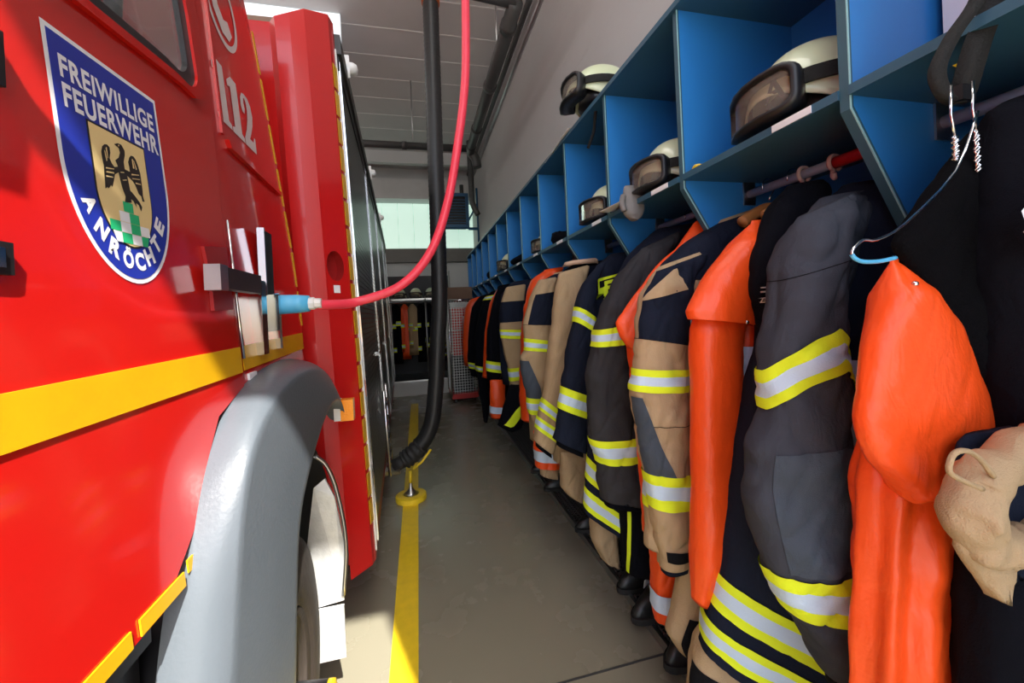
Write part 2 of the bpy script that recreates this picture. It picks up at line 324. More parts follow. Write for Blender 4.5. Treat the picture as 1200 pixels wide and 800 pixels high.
def garment(c):
    r0 = c['parts'][0]['rows']; mid = r0[len(r0)//2]; zz = min(r[2] for r in r0)
    kind = 'trousers' if c.get('kindc') else 'coat' if 'coat' in c['name'] else 'jacket'
    root = empty(c['name'], ((mid[0]+mid[3])/2, (mid[1]+mid[4])/2, max(0, zz)), c['label'], kind, c['group'])
    for q in c['parts']:
        kw = dict(seed=q.get('seed', 0), fold=q.get('fold', 0), nf=q.get('nf', 5), wr=q.get('wr', .004), p=q.get('p', 2.5), fr0=q.get('fr0', .25))
        far = mid[1] > 2.5; kw['nu'] = 28 if far else 88; kw['sub'] = 3 if far else 12
        o = cloth(q['n'], q['rows'], root, [q['mat']], **kw)
        for (s, e, a, b, m, *x) in q.get('patches', []): cloth('patch', q['rows'], o, [m], t0=s, t1=e, a0=a, a1=b, off=.0022+(.0030 if x else 0), tap=x, **kw)
        for s_ in q.get('seams', []): cloth('seam', q['rows'], o, ['black'], t0=s_, t1=s_+.022, off=.0012, **kw)
        for (s, e, m) in q.get('bands', []):
            cloth('reflective_band', q['rows'], o, ['yellow', 'silver'] if m == 'y' else ['white', 'white'], t0=s, t1=e, off=.004, tri=True, **kw)
        if q.get('cuff'):
            r = q['rows'][-1]; L_, R_ = Vector(r[:3]), Vector(r[3:6]); md = (L_+R_)/2; e = (R_-L_)*.40
            rr = [[*(md-e+Vector((0, 0, dz))), *(md+e+Vector((0, 0, dz))), r[6]*.75] for dz in (.03, 0, -.022)]
            cloth('cuff', rr, o, [q['cuff']], nu=32, sub=3, wr=.002, seed=kw['seed'])
    if any(k in c['label'] for k in LOOPS):
        r = c['parts'][0]['rows'][0]; y_ = (r[1]+r[4])/2; tub('hanging_loop', [((r[0]+r[3])/2, y_, (r[2]+r[5])/2-.03), (.97, y_, max(1.36, (r[2]+r[5])/2)), (1.03, y_, 1.525)], .004, 'black', root, 6)
    return root
GARMENTS = [
{"name":"turnout_jacket","label":"black jacket at the far right edge with a white patch on its chest","group":"turnout coats hanging in the locker row","parts":[{"n":"torso","mat":"navy","rows":[[0.798,0.38,1.452,1.131,0.314,1.529,0.07],[0.78,0.384,1.332,1.202,0.3,1.354,0.07],[0.775,0.385,1.212,1.222,0.296,1.192,0.07],[0.797,0.381,1.066,1.216,0.297,1.043,0.07],[0.798,0.38,0.969,1.212,0.298,0.943,0.07],[0.761,0.388,0.862,1.234,0.293,0.829,0.07],[0.732,0.394,0.767,1.229,0.294,0.704,0.07],[0.722,0.396,0.525,1.269,0.286,0.347,0.07]],"seed":1,"fold":0.008}]},
{"name":"leather_coat","label":"large orange leather coat with black corduroy lining beside the blue wire hanger","group":"turnout coats hanging in the locker row","parts":[{"n":"body","mat":"orange","rows":[[0.689,0.47,0.993,0.87,0.47,0.972,0.05],[0.67,0.47,0.901,0.875,0.47,0.885,0.05],[0.665,0.47,0.808,0.881,0.47,0.797,0.05],[0.659,0.47,0.702,0.884,0.47,0.651,0.05],[0.648,0.47,0.558,0.896,0.47,0.488,0.05],[0.635,0.47,0.389,0.893,0.47,0.298,0.05]],"seed":2,"fold":0.014,"nf":9,"fr0":0.3,"wr":0.003},{"n":"cape","mat":"orange","rows":[[0.661,0.42,1.245,0.674,0.42,1.245,0.035],[0.639,0.42,1.194,0.722,0.42,1.198,0.035],[0.616,0.42,1.135,0.776,0.42,1.151,0.035],[0.601,0.42,1.077,0.812,0.42,1.084,0.035],[0.592,0.42,1.03,0.845,0.42,1.029,0.035],[0.596,0.42,0.999,0.874,0.42,0.975,0.035],[0.61,0.42,0.968,0.85,0.42,0.964,0.035],[0.641,0.42,0.937,0.777,0.42,0.93,0.035],[0.672,0.42,0.902,0.699,0.42,0.903,0.035]],"seed":3,"fold":0.004,"nf":3,"p":2.2,"wr":0.0015},{"n":"lining","mat":"black_cord","rows":[[0.782,0.41,1.397,0.84,0.41,1.444,0.022],[0.718,0.41,1.336,0.847,0.41,1.374,0.022],[0.657,0.41,1.271,0.85,0.41,1.3,0.022],[0.677,0.41,1.239,0.858,0.41,1.251,0.022],[0.718,0.41,1.189,0.862,0.41,1.192,0.022],[0.759,0.41,1.127,0.863,0.41,1.133,0.022],[0.799,0.41,1.073,0.859,0.41,1.079,0.022],[0.831,0.41,1.042,0.857,0.41,1.045,0.022]],"seed":4,"fold":0.001,"wr":0.003}]},
{"name":"fire_jacket","label":"large charcoal fire jacket with angled yellow sleeve stripe and double striped hem","group":"turnout coats hanging in the locker row","parts":[{"n":"torso","mat":"navy2","rows":[[0.944,0.69,1.443,1.027,0.653,1.446,0.085],[0.854,0.731,1.374,1.055,0.64,1.377,0.085],[0.795,0.757,1.224,1.05,0.643,1.227,0.085],[0.76,0.773,1.044,1.044,0.645,1.056,0.085],[0.728,0.788,0.902,1.039,0.647,0.905,0.085],[0.697,0.801,0.737,1.033,0.65,0.714,0.085],[0.677,0.81,0.601,1.018,0.657,0.454,0.085],[0.667,0.815,0.567,1.008,0.661,0.404,0.085],[0.653,0.821,0.489,1.005,0.663,0.327,0.085],[0.645,0.825,0.457,1.005,0.663,0.304,0.085],[0.636,0.829,0.395,1.003,0.664,0.253,0.085],[0.629,0.832,0.374,1.002,0.664,0.23,0.085]],"seed":5,"fold":0.006,"bands":[[7,8,"y"],[9,10,"y"]]},{"n":"sleeve","mat":"charcoal","rows":[[0.705,0.6,1.343,0.846,0.593,1.396,0.055],[0.676,0.601,1.282,0.806,0.595,1.321,0.055],[0.653,0.602,1.202,0.78,0.596,1.214,0.055,0.02],[0.618,0.604,1.07,0.781,0.596,1.074,0.055,0.072],[0.624,0.604,0.996,0.787,0.596,0.997,0.055,0.072],[0.591,0.605,0.927,0.789,0.596,0.917,0.055,0.02],[0.579,0.606,0.865,0.805,0.595,0.845,0.055],[0.591,0.605,0.784,0.814,0.594,0.777,0.055],[0.612,0.604,0.697,0.829,0.594,0.711,0.055],[0.657,0.602,0.611,0.828,0.594,0.606,0.055],[0.705,0.6,0.543,0.826,0.594,0.542,0.055],[0.738,0.598,0.47,0.806,0.595,0.456,0.055]],"seed":6,"fold":0.003,"nf":3,"wr":0.006,"seams":[1.6],"bands":[[3,4,"y"],[8,9,"y"]],"patches":[[5.1,7.9,0.1,0.36,"patchgrey"]],"cuff":"black"},{"n":"shoulder_panel","mat":"charcoal","rows":[[0.836,0.655,1.403,1.004,0.655,1.426,0.05],[0.787,0.655,1.333,0.926,0.655,1.342,0.05],[0.804,0.655,1.235,0.884,0.655,1.232,0.05],[0.831,0.655,1.107,0.877,0.655,1.104,0.05],[0.812,0.655,0.964,0.881,0.655,0.957,0.05]],"seed":36,"fold":0.002,"wr":0.004}]},
{"name":"dark_jacket","label":"black jacket with small printed label, squeezed left of the large charcoal jacket","group":"turnout coats hanging in the locker row","parts":[{"n":"torso","mat":"navy","rows":[[0.85,0.745,1.457,0.953,0.735,1.471,0.04],[0.811,0.749,1.412,0.962,0.734,1.42,0.04],[0.759,0.754,1.294,0.956,0.734,1.298,0.04],[0.751,0.755,1.215,0.951,0.735,1.207,0.04],[0.769,0.753,1.135,0.947,0.735,1.126,0.04],[0.752,0.755,1.007,0.941,0.736,0.994,0.04],[0.727,0.757,0.712,0.903,0.74,0.692,0.04]],"seed":7,"fold":0.003}]},
{"name":"leather_coat","label":"orange leather coat with buttoned shoulder cape and a long smooth sleeve","group":"turnout coats hanging in the locker row","parts":[{"n":"body","mat":"orange","rows":[[0.839,0.86,1.319,0.989,0.86,1.363,0.05],[0.804,0.86,1.163,0.979,0.86,1.178,0.05],[0.782,0.86,1.031,0.97,0.86,1.016,0.05],[0.755,0.86,0.835,0.959,0.86,0.809,0.05],[0.731,0.86,0.573,0.902,0.86,0.542,0.05]],"seed":8,"fold":0.004,"bands":[[1.6,2.1,"w"]]},{"n":"sleeve","mat":"orange","rows":[[0.686,0.83,1.211,0.825,0.83,1.206,0.04],[0.651,0.83,1.139,0.784,0.83,1.11,0.04],[0.644,0.83,1.004,0.777,0.83,0.992,0.04],[0.635,0.83,0.796,0.759,0.83,0.779,0.04],[0.626,0.83,0.61,0.721,0.83,0.592,0.04],[0.619,0.83,0.478,0.654,0.83,0.462,0.04]],"seed":9,"fold":0.0025,"nf":3,"wr":0.0015},{"n":"cape","mat":"orange","rows":[[0.815,0.81,1.392,0.859,0.81,1.392,0.045],[0.757,0.81,1.344,0.856,0.81,1.343,0.045],[0.692,0.81,1.282,0.853,0.81,1.285,0.045],[0.646,0.81,1.222,0.842,0.81,1.226,0.045],[0.623,0.81,1.184,0.829,0.81,1.17,0.045],[0.627,0.81,1.164,0.822,0.81,1.137,0.045]],"seed":10,"fold":0.002,"p":2.0,"wr":0.0012}]},
{"name":"fire_jacket","label":"nearest tan fire jacket, with large navy shoulder and long banded sleeve","group":"turnout coats hanging in the locker row","parts":[{"n":"torso","mat":"tan","rows":[[0.909,1.03,1.443,1.072,1.03,1.491,0.06],[0.785,1.03,1.376,1.067,1.03,1.409,0.06],[0.679,1.03,1.283,1.061,1.03,1.287,0.06],[0.649,1.03,1.146,1.052,1.03,1.125,0.06],[0.637,1.03,1.021,1.045,1.03,0.989,0.06],[0.631,1.03,0.796,1.032,1.03,0.746,0.06],[0.627,1.03,0.707,1.027,1.03,0.65,0.06],[0.622,1.03,0.617,1.022,1.03,0.553,0.06],[0.619,1.03,0.497,1.015,1.03,0.424,0.06]],"seed":11,"fold":0.004,"bands":[[6,7,"y"],[2.7,3.2,"y"]],"patches":[[0,2.1,0,1,"navy2"]],"seams":[2.1]},{"n":"sleeve","mat":"tan","rows":[[0.661,0.99,1.297,0.855,0.99,1.358,0.045],[0.615,0.99,1.233,0.784,0.99,1.277,0.045],[0.595,0.99,1.162,0.755,0.99,1.166,0.045],[0.59,0.99,1.112,0.748,0.99,1.082,0.045],[0.58,0.99,1.028,0.745,0.99,1.015,0.045],[0.575,0.99,0.967,0.738,0.99,0.952,0.045],[0.574,0.99,0.912,0.736,0.99,0.895,0.045],[0.588,0.99,0.814,0.737,0.99,0.808,0.045],[0.603,0.99,0.735,0.738,0.99,0.721,0.045],[0.611,0.99,0.637,0.738,0.99,0.619,0.045],[0.618,0.99,0.556,0.746,0.99,0.541,0.045],[0.627,0.99,0.518,0.747,0.99,0.514,0.045],[0.631,0.99,0.489,0.743,0.99,0.489,0.045],[0.632,0.99,0.459,0.74,0.99,0.478,0.045]],"seed":12,"fold":0.001,"wr":0.006,"bands":[[4,5,"y"],[8,9,"y"]],"patches":[[0,3,0.03,0.47,"navy2"],[0.25,1.25,0.18,0.2,"tan",0.02,0.3],[5.3,8,0.0,0.1,"patchgrey",0.0,0.24],[11,12,0.1,0.48,"black"]],"seams":[3.0,6.4],"cuff":"navy2"}]},
{"name":"leather_coat","label":"orange leather coat with upright collar and press stud, behind the nearest tan jacket","group":"turnout coats hanging in the locker row","parts":[{"n":"body","mat":"orange","rows":[[0.638,1.13,1.112,0.846,1.13,1.1,0.05],[0.649,1.13,1.035,0.842,1.13,1.021,0.05],[0.668,1.13,0.815,0.83,1.13,0.796,0.05],[0.672,1.13,0.65,0.822,1.13,0.628,0.05],[0.675,1.13,0.471,0.812,1.13,0.446,0.05]],"seed":13,"fold":0.003},{"n":"cape","mat":"orange","rows":[[0.88,1.1,1.459,1.004,1.1,1.46,0.04],[0.822,1.1,1.388,1.035,1.1,1.409,0.04],[0.736,1.1,1.324,1.032,1.1,1.338,0.04],[0.684,1.1,1.263,1.028,1.1,1.267,0.04],[0.622,1.1,1.194,0.99,1.1,1.183,0.04],[0.591,1.1,1.153,0.954,1.1,1.128,0.04],[0.603,1.1,1.11,0.822,1.1,1.08,0.04],[0.633,1.1,1.071,0.729,1.1,1.065,0.04]],"seed":14,"fold":0.002,"p":2.0,"wr":0.003}]},
{"name":"fire_jacket","label":"dark grey fire jacket with two sleeve bands and a slanting double-striped hem","group":"turnout coats hanging in the locker row","parts":[{"n":"torso","mat":"navy2","rows":[[0.893,1.343,1.482,1.081,1.268,1.499,0.07],[0.801,1.38,1.397,1.049,1.28,1.411,0.07],[0.725,1.41,1.235,1.015,1.294,1.252,0.07],[0.662,1.435,0.969,0.974,1.31,0.96,0.07],[0.631,1.448,0.732,0.931,1.328,0.599,0.07],[0.626,1.45,0.624,0.923,1.331,0.385,0.07],[0.613,1.455,0.542,0.92,1.332,0.315,0.07],[0.612,1.455,0.508,0.919,1.333,0.289,0.07],[0.605,1.458,0.426,0.917,1.333,0.236,0.07],[0.604,1.458,0.405,0.916,1.334,0.216,0.07]],"seed":15,"fold":0.004,"bands":[[5,6,"y"],[7,8,"y"]]},{"n":"sleeve","mat":"charcoal2","rows":[[0.782,1.27,1.393,0.963,1.27,1.467,0.055],[0.704,1.27,1.321,0.874,1.27,1.348,0.055],[0.639,1.27,1.217,0.764,1.27,1.228,0.055],[0.599,1.27,1.126,0.705,1.27,1.138,0.055],[0.586,1.27,1.067,0.708,1.27,1.071,0.055],[0.57,1.27,0.997,0.734,1.27,0.984,0.055],[0.561,1.27,0.878,0.735,1.27,0.861,0.055],[0.56,1.27,0.798,0.738,1.27,0.793,0.055],[0.564,1.27,0.75,0.739,1.27,0.744,0.055],[0.586,1.27,0.663,0.745,1.27,0.654,0.055],[0.589,1.27,0.6,0.762,1.27,0.593,0.055],[0.592,1.27,0.533,0.764,1.27,0.494,0.055]],"seed":16,"fold":0.002,"wr":0.006,"bands":[[3,4,"y"],[8,9,"y"]],"cuff":"navy"}]},
{"name":"fire_jacket","label":"navy fire jacket carrying a yellow bordered letter patch on its chest","group":"turnout coats hanging in the locker row","parts":[{"n":"torso","mat":"navy2","rows":[[0.832,1.6,1.43,1.038,1.6,1.447,0.06],[0.771,1.6,1.363,0.991,1.6,1.381,0.06],[0.749,1.6,1.243,0.962,1.6,1.235,0.06],[0.712,1.6,0.982,0.949,1.6,0.964,0.06],[0.693,1.6,0.759,0.937,1.6,0.733,0.06],[0.683,1.6,0.572,0.924,1.6,0.483,0.06]],"seed":17,"fold":0.003},{"n":"sleeve","mat":"navy2","rows":[[0.734,1.52,1.369,0.781,1.52,1.39,0.05],[0.676,1.52,1.306,0.73,1.52,1.308,0.05],[0.647,1.52,1.243,0.727,1.52,1.24,0.05],[0.637,1.52,1.208,0.715,1.52,1.158,0.05],[0.623,1.52,1.149,0.708,1.52,1.091,0.05],[0.591,1.52,1.034,0.699,1.52,0.991,0.05],[0.558,1.52,0.889,0.684,1.52,0.835,0.05],[0.542,1.52,0.8,0.671,1.52,0.744,0.05],[0.527,1.52,0.724,0.66,1.52,0.666,0.05],[0.514,1.52,0.677,0.649,1.52,0.604,0.05]],"seed":18,"fold":0.001,"wr":0.004,"bands":[[3,4,"y"],[6,7,"y"]],"cuff":"navy"}]},
{"name":"fire_jacket","label":"tan fire jacket with beige collar and a sleeve ending in two slanted bands","group":"turnout coats hanging in the locker row","parts":[{"n":"torso","mat":"navy2","rows":[[0.766,1.88,1.42,1.016,1.88,1.447,0.06],[0.704,1.88,1.378,0.989,1.88,1.389,0.06],[0.686,1.88,1.301,0.97,1.88,1.309,0.06],[0.679,1.88,1.163,0.952,1.88,1.149,0.06],[0.658,1.88,0.913,0.915,1.88,0.893,0.06],[0.634,1.88,0.614,0.876,1.88,0.586,0.06],[0.635,1.88,0.441,0.866,1.88,0.388,0.06]],"seed":19,"fold":0.003,"patches":[[2,6,0,1,"tan"]]},{"n":"sleeve","mat":"tan","rows":[[0.669,1.8,1.371,0.832,1.8,1.409,0.05],[0.647,1.8,1.276,0.788,1.8,1.25,0.05],[0.622,1.8,1.112,0.733,1.8,1.051,0.05],[0.592,1.8,0.949,0.707,1.8,0.878,0.05],[0.562,1.8,0.783,0.646,1.8,0.709,0.05],[0.543,1.8,0.728,0.634,1.8,0.652,0.05],[0.533,1.8,0.7,0.629,1.8,0.628,0.05],[0.521,1.8,0.644,0.617,1.8,0.567,0.05],[0.51,1.8,0.584,0.601,1.8,0.507,0.05]],"seed":20,"fold":0.001,"wr":0.004,"bands":[[4,5,"y"],[6,7,"y"]],"cuff":"navy"},{"n":"collar","mat":"tan_light","rows":[[0.737,1.84,1.433,0.9,1.84,1.448,0.05],[0.713,1.84,1.416,0.898,1.84,1.426,0.05]],"seed":40,"fold":0,"wr":0}]},
{"name":"fire_jacket","label":"tan fire jacket with a navy chest block and a dark grey elbow patch","group":"turnout coats hanging in the locker row","parts":[{"n":"torso","mat":"tan","rows":[[0.768,2.15,1.405,0.939,2.15,1.436,0.06],[0.683,2.15,1.358,0.936,2.15,1.371,0.06],[0.648,2.15,1.261,0.904,2.15,1.261,0.06],[0.597,2.15,1.05,0.876,2.15,1.023,0.06],[0.585,2.15,0.788,0.853,2.15,0.765,0.06],[0.589,2.15,0.472,0.783,2.15,0.433,0.06]],"seed":21,"fold":0.003,"patches":[[0,1.2,0,1,"navy2"]]},{"n":"sleeve","mat":"tan","rows":[[0.652,2.08,1.362,0.763,2.08,1.378,0.05],[0.598,2.08,1.26,0.737,2.08,1.274,0.05],[0.558,2.08,1.14,0.73,2.08,1.131,0.05],[0.558,2.08,1.056,0.725,2.08,1.031,0.05],[0.555,2.08,0.99,0.717,2.08,0.97,0.05],[0.534,2.08,0.945,0.71,2.08,0.932,0.05],[0.539,2.08,0.851,0.701,2.08,0.837,0.05],[0.557,2.08,0.732,0.66,2.08,0.722,0.05],[0.567,2.08,0.642,0.651,2.08,0.633,0.05],[0.583,2.08,0.565,0.652,2.08,0.547,0.05],[0.594,2.08,0.493,0.653,2.08,0.471,0.05]],"seed":22,"fold":0.001,"wr":0.004,"bands":[[3,4,"y"],[7,8,"y"]],"patches":[[0.7,2.1,0.12,0.5,"navy2"],[0.1,0.75,0.24,0.28,"tan",0.1,0.44],[5.1,7,0.0,0.16,"patchgrey",0.0,0.3]],"seams":[2.1]}]},
{"name":"leather_coat","label":"orange leather strip behind the tan jacket with navy chest block","group":"turnout coats hanging in the locker row","parts":[{"n":"body","mat":"orange","rows":[[0.757,2.3,1.441,0.891,2.3,1.46,0.06],[0.677,2.3,1.381,0.86,2.3,1.402,0.06],[0.627,2.3,1.227,0.823,2.3,1.218,0.06],[0.6,2.3,1.021,0.758,2.3,1.011,0.06],[0.577,2.3,0.764,0.745,2.3,0.749,0.06],[0.577,2.3,0.547,0.734,2.3,0.529,0.06]],"seed":23,"fold":0.004}]},
{"name":"fire_jacket","label":"tan and black fire jacket, fourth tan one along the row","group":"turnout coats hanging in the locker row","parts":[{"n":"torso","mat":"navy2","rows":[[0.692,2.9,1.419,0.945,2.9,1.452,0.07],[0.621,2.9,1.338,0.905,2.9,1.361,0.07],[0.593,2.9,1.165,0.881,2.9,1.151,0.07],[0.585,2.9,0.856,0.846,2.9,0.837,0.07],[0.602,2.9,0.661,0.834,2.9,0.608,0.07]],"seed":24,"fold":0.003},{"n":"sleeve","mat":"tan","rows":[[0.628,2.8,1.376,0.784,2.8,1.396,0.05],[0.59,2.8,1.265,0.765,2.8,1.27,0.05],[0.577,2.8,1.128,0.758,2.8,1.132,0.05],[0.575,2.8,1.079,0.755,2.8,1.069,0.05],[0.578,2.8,1.016,0.751,2.8,1.0,0.05],[0.603,2.8,0.865,0.731,2.8,0.856,0.05],[0.619,2.8,0.795,0.722,2.8,0.8,0.05],[0.627,2.8,0.701,0.718,2.8,0.706,0.05],[0.629,2.8,0.619,0.713,2.8,0.612,0.05],[0.634,2.8,0.581,0.711,2.8,0.58,0.05]],"seed":25,"fold":0.001,"wr":0.003,"bands":[[3,4,"y"],[6,7,"y"]],"patches":[[0.9,2,0.0,0.5,"navy2"],[8,9,0.1,0.5,"black"]]}]},
{"name":"fire_jacket","label":"black fire jacket with wide cuff band, left of the fourth tan jacket","group":"turnout coats hanging in the locker row","parts":[{"n":"sleeve","mat":"navy","rows":[[0.682,3.35,1.412,0.892,3.35,1.451,0.07],[0.622,3.35,1.251,0.805,3.35,1.258,0.07],[0.575,3.35,1.069,0.772,3.35,1.058,0.07],[0.559,3.35,0.885,0.748,3.35,0.872,0.07],[0.555,3.35,0.797,0.742,3.35,0.761,0.07],[0.551,3.35,0.709,0.73,3.35,0.672,0.07],[0.555,3.35,0.635,0.727,3.35,0.597,0.07]],"seed":26,"fold":0.003,"wr":0.004,"bands":[[4,5,"y"]]},{"n":"torso","mat":"navy","rows":[[0.714,3.5,1.437,0.973,3.5,1.477,0.07],[0.635,3.5,0.945,0.906,3.5,0.928,0.07],[0.63,3.5,0.52,0.85,3.5,0.46,0.07],[0.627,3.5,0.458,0.844,3.5,0.335,0.07],[0.632,3.5,0.403,0.842,3.5,0.281,0.07],[0.636,3.5,0.325,0.839,3.5,0.226,0.07]],"seed":46,"fold":0.003,"bands":[[3,4,"y"]]}]},
{"name":"leather_coat","label":"orange leather coat seen as a thin sliver far down the row","group":"turnout coats hanging in the locker row","parts":[{"n":"body","mat":"orange","rows":[[0.773,3.75,1.446,0.911,3.75,1.475,0.06],[0.681,3.75,1.299,0.836,3.75,1.335,0.06],[0.617,3.75,1.013,0.802,3.75,1.003,0.06],[0.585,3.75,0.686,0.769,3.75,0.671,0.06],[0.572,3.75,0.588,0.764,3.75,0.555,0.06]],"seed":27,"fold":0.003}]},
{"name":"fire_jacket","label":"black fire jacket with small reflective flashes, beyond the orange sliver","group":"turnout coats hanging in the locker row","parts":[{"n":"sleeve","mat":"navy","rows":[[0.75,4.1,1.417,0.9,4.1,1.458,0.07],[0.673,4.1,1.339,0.839,4.1,1.35,0.07],[0.586,4.1,1.046,0.768,4.1,1.036,0.07],[0.553,4.1,0.734,0.726,4.1,0.721,0.07],[0.559,4.1,0.662,0.712,4.1,0.632,0.07],[0.565,4.1,0.607,0.709,4.1,0.569,0.07],[0.579,4.1,0.507,0.705,4.1,0.479,0.07]],"seed":28,"fold":0.003,"bands":[[4,5,"y"],[0.6,1.0,"y"]]}]},
{"name":"fire_jacket","label":"black fire jacket second from the far end of the row","group":"turnout coats hanging in the locker row","parts":[{"n":"sleeve","mat":"navy","rows":[[0.716,4.6,1.398,0.904,4.6,1.452,0.07],[0.62,4.6,1.281,0.815,4.6,1.313,0.07],[0.565,4.6,0.982,0.757,4.6,0.971,0.07],[0.542,4.6,0.703,0.723,4.6,0.69,0.07],[0.539,4.6,0.643,0.719,4.6,0.609,0.07],[0.555,4.6,0.572,0.716,4.6,0.539,0.07],[0.571,4.6,0.48,0.691,4.6,0.45,0.07]],"seed":29,"fold":0.003,"bands":[[4,5,"y"]]}]},
{"name":"leather_coat","label":"dull red orange coat at the far end of the row beside the mesh trolley","group":"turnout coats hanging in the locker row","parts":[{"n":"body","mat":"orange","rows":[[0.658,5.1,1.38,0.863,5.1,1.439,0.07],[0.597,5.1,1.271,0.789,5.1,1.307,0.07],[0.544,5.1,0.852,0.744,5.1,0.84,0.07],[0.551,5.1,0.542,0.728,5.1,0.506,0.07]],"seed":30,"fold":0.003}]},
{"name":"turnout_trousers","label":"tan trouser leg with black knee panel below the long orange sleeve","group":"turnout trousers standing under the coats","parts":[{"n":"leg","mat":"tan","rows":[[0.689,0.98,0.513,0.845,0.98,0.484,0.05],[0.682,0.98,0.392,0.839,0.98,0.359,0.05],[0.663,0.98,0.335,0.822,0.98,0.318,0.05],[0.646,0.98,0.274,0.798,0.98,0.248,0.05],[0.676,0.98,0.218,0.771,0.98,0.194,0.05]],"seed":50,"fold":0.003,"patches":[[1.9,3.95,0.13,0.5,"black",0.09,0.5]]}],"kindc":"trousers"},
{"name":"turnout_trousers","label":"tan trouser leg with black panel below the charcoal jacket","group":"turnout trousers standing under the coats","parts":[{"n":"leg","mat":"tan","rows":[[0.648,0.85,0.391,0.817,0.817,0.323,0.06],[0.635,0.853,0.349,0.815,0.817,0.28,0.06],[0.616,0.857,0.254,0.811,0.818,0.194,0.06],[0.594,0.861,0.148,0.785,0.823,0.088,0.06],[0.574,0.865,-0.065,0.755,0.829,-0.104,0.06]],"seed":51,"fold":0.004,"patches":[[1.4,4,0.0,0.27,"black"]]}],"kindc":"trousers"},
{"name":"turnout_trousers","label":"orange trouser leg with a white band, below the cuff of the nearest tan jacket","group":"turnout trousers standing under the coats","parts":[{"n":"leg","mat":"orange","rows":[[0.697,1.12,0.541,0.809,1.12,0.522,0.05],[0.69,1.12,0.405,0.801,1.12,0.384,0.05],[0.69,1.12,0.293,0.771,1.12,0.281,0.05],[0.687,1.12,0.239,0.768,1.12,0.226,0.05],[0.691,1.12,0.197,0.763,1.12,0.186,0.05]],"seed":52,"fold":0.003,"bands":[[2,3,"w"]]}],"kindc":"trousers"},
{"name":"turnout_trousers","label":"dark trouser leg with slanted yellow edging near the black boots","group":"turnout trousers standing under the coats","parts":[{"n":"leg","mat":"navy","rows":[[0.696,1.32,0.475,0.852,1.32,0.451,0.06],[0.695,1.32,0.317,0.843,1.32,0.29,0.06],[0.698,1.32,0.228,0.839,1.32,0.2,0.06]],"seed":53,"fold":0.003,"patches":[[0,1.9,0.1,0.14,"yellow",0.02,0.06]]}],"kindc":"trousers"},
{"name":"turnout_trousers","label":"tan trouser leg below the slanting double-striped hem","group":"turnout trousers standing under the coats","parts":[{"n":"leg","mat":"tan","rows":[[0.65,1.5,0.505,0.779,1.5,0.45,0.05],[0.651,1.5,0.364,0.765,1.5,0.327,0.05],[0.653,1.5,0.258,0.76,1.5,0.231,0.05],[0.694,1.5,0.161,0.762,1.5,0.123,0.05]],"seed":54,"fold":0.003}],"kindc":"trousers"},
{"name":"turnout_trousers","label":"tan trouser leg between the orange banded leg and the letter-patch jacket","group":"turnout trousers standing under the coats","parts":[{"n":"leg","mat":"tan","rows":[[0.633,1.78,0.518,0.777,1.78,0.479,0.05],[0.629,1.78,0.437,0.765,1.78,0.409,0.05],[0.629,1.78,0.354,0.751,1.78,0.315,0.05],[0.654,1.78,0.318,0.739,1.78,0.263,0.05]],"seed":55,"fold":0.003}],"kindc":"trousers"},
{"name":"turnout_trousers","label":"orange trouser leg with a white band over tan cloth, under the elbow-patch jacket","group":"turnout trousers standing under the coats","parts":[{"n":"leg","mat":"orange","rows":[[0.564,2.0,0.566,0.721,2.0,0.534,0.05],[0.566,2.0,0.507,0.713,2.0,0.47,0.05],[0.564,2.0,0.471,0.702,2.0,0.449,0.05],[0.567,2.0,0.416,0.7,2.0,0.394,0.05],[0.569,2.0,0.379,0.703,2.0,0.357,0.05]],"seed":56,"fold":0.002,"bands":[[2,3,"w"]]},{"n":"lining","mat":"tan","rows":[[0.598,2.03,0.392,0.715,2.03,0.376,0.035],[0.601,2.03,0.346,0.702,2.03,0.322,0.035],[0.604,2.03,0.317,0.696,2.03,0.286,0.035]],"seed":57,"fold":0.002}],"kindc":"trousers"},
{"name":"turnout_trousers","label":"black trouser leg with a slanting pale stripe, far along the row","group":"turnout trousers standing under the coats","parts":[{"n":"leg","mat":"navy","rows":[[0.608,2.75,0.674,0.773,2.75,0.659,0.07],[0.577,2.75,0.566,0.754,2.75,0.536,0.07],[0.534,2.75,0.436,0.682,2.75,0.37,0.07],[0.519,2.75,0.401,0.617,2.75,0.347,0.07]],"seed":58,"fold":0.004,"patches":[[0.3,2.2,0.34,0.42,"yellow",0.14,0.24]]}],"kindc":"trousers"},
{"name":"turnout_trousers","label":"orange trouser leg with a white band far along the row","group":"turnout trousers standing under the coats","parts":[{"n":"leg","mat":"orange","rows":[[0.55,3.2,0.644,0.68,3.2,0.633,0.06],[0.542,3.2,0.475,0.671,3.2,0.448,0.06],[0.541,3.2,0.44,0.67,3.2,0.42,0.06],[0.538,3.2,0.384,0.667,3.2,0.37,0.06],[0.543,3.2,0.341,0.665,3.2,0.328,0.06]],"seed":59,"fold":0.002,"bands":[[2,3,"w"]]}],"kindc":"trousers"},
{"name":"turnout_trousers","label":"black trouser leg hanging to a point near the end of the row","group":"turnout trousers standing under the coats","parts":[{"n":"leg","mat":"navy","rows":[[0.552,3.9,0.584,0.691,3.9,0.572,0.06],[0.561,3.9,0.412,0.674,3.9,0.401,0.06],[0.579,3.9,0.239,0.647,3.9,0.215,0.06],[0.591,3.9,0.118,0.625,3.9,0.105,0.06]],"seed":60,"fold":0.002}],"kindc":"trousers"}]
for c in GARMENTS: garment(c)
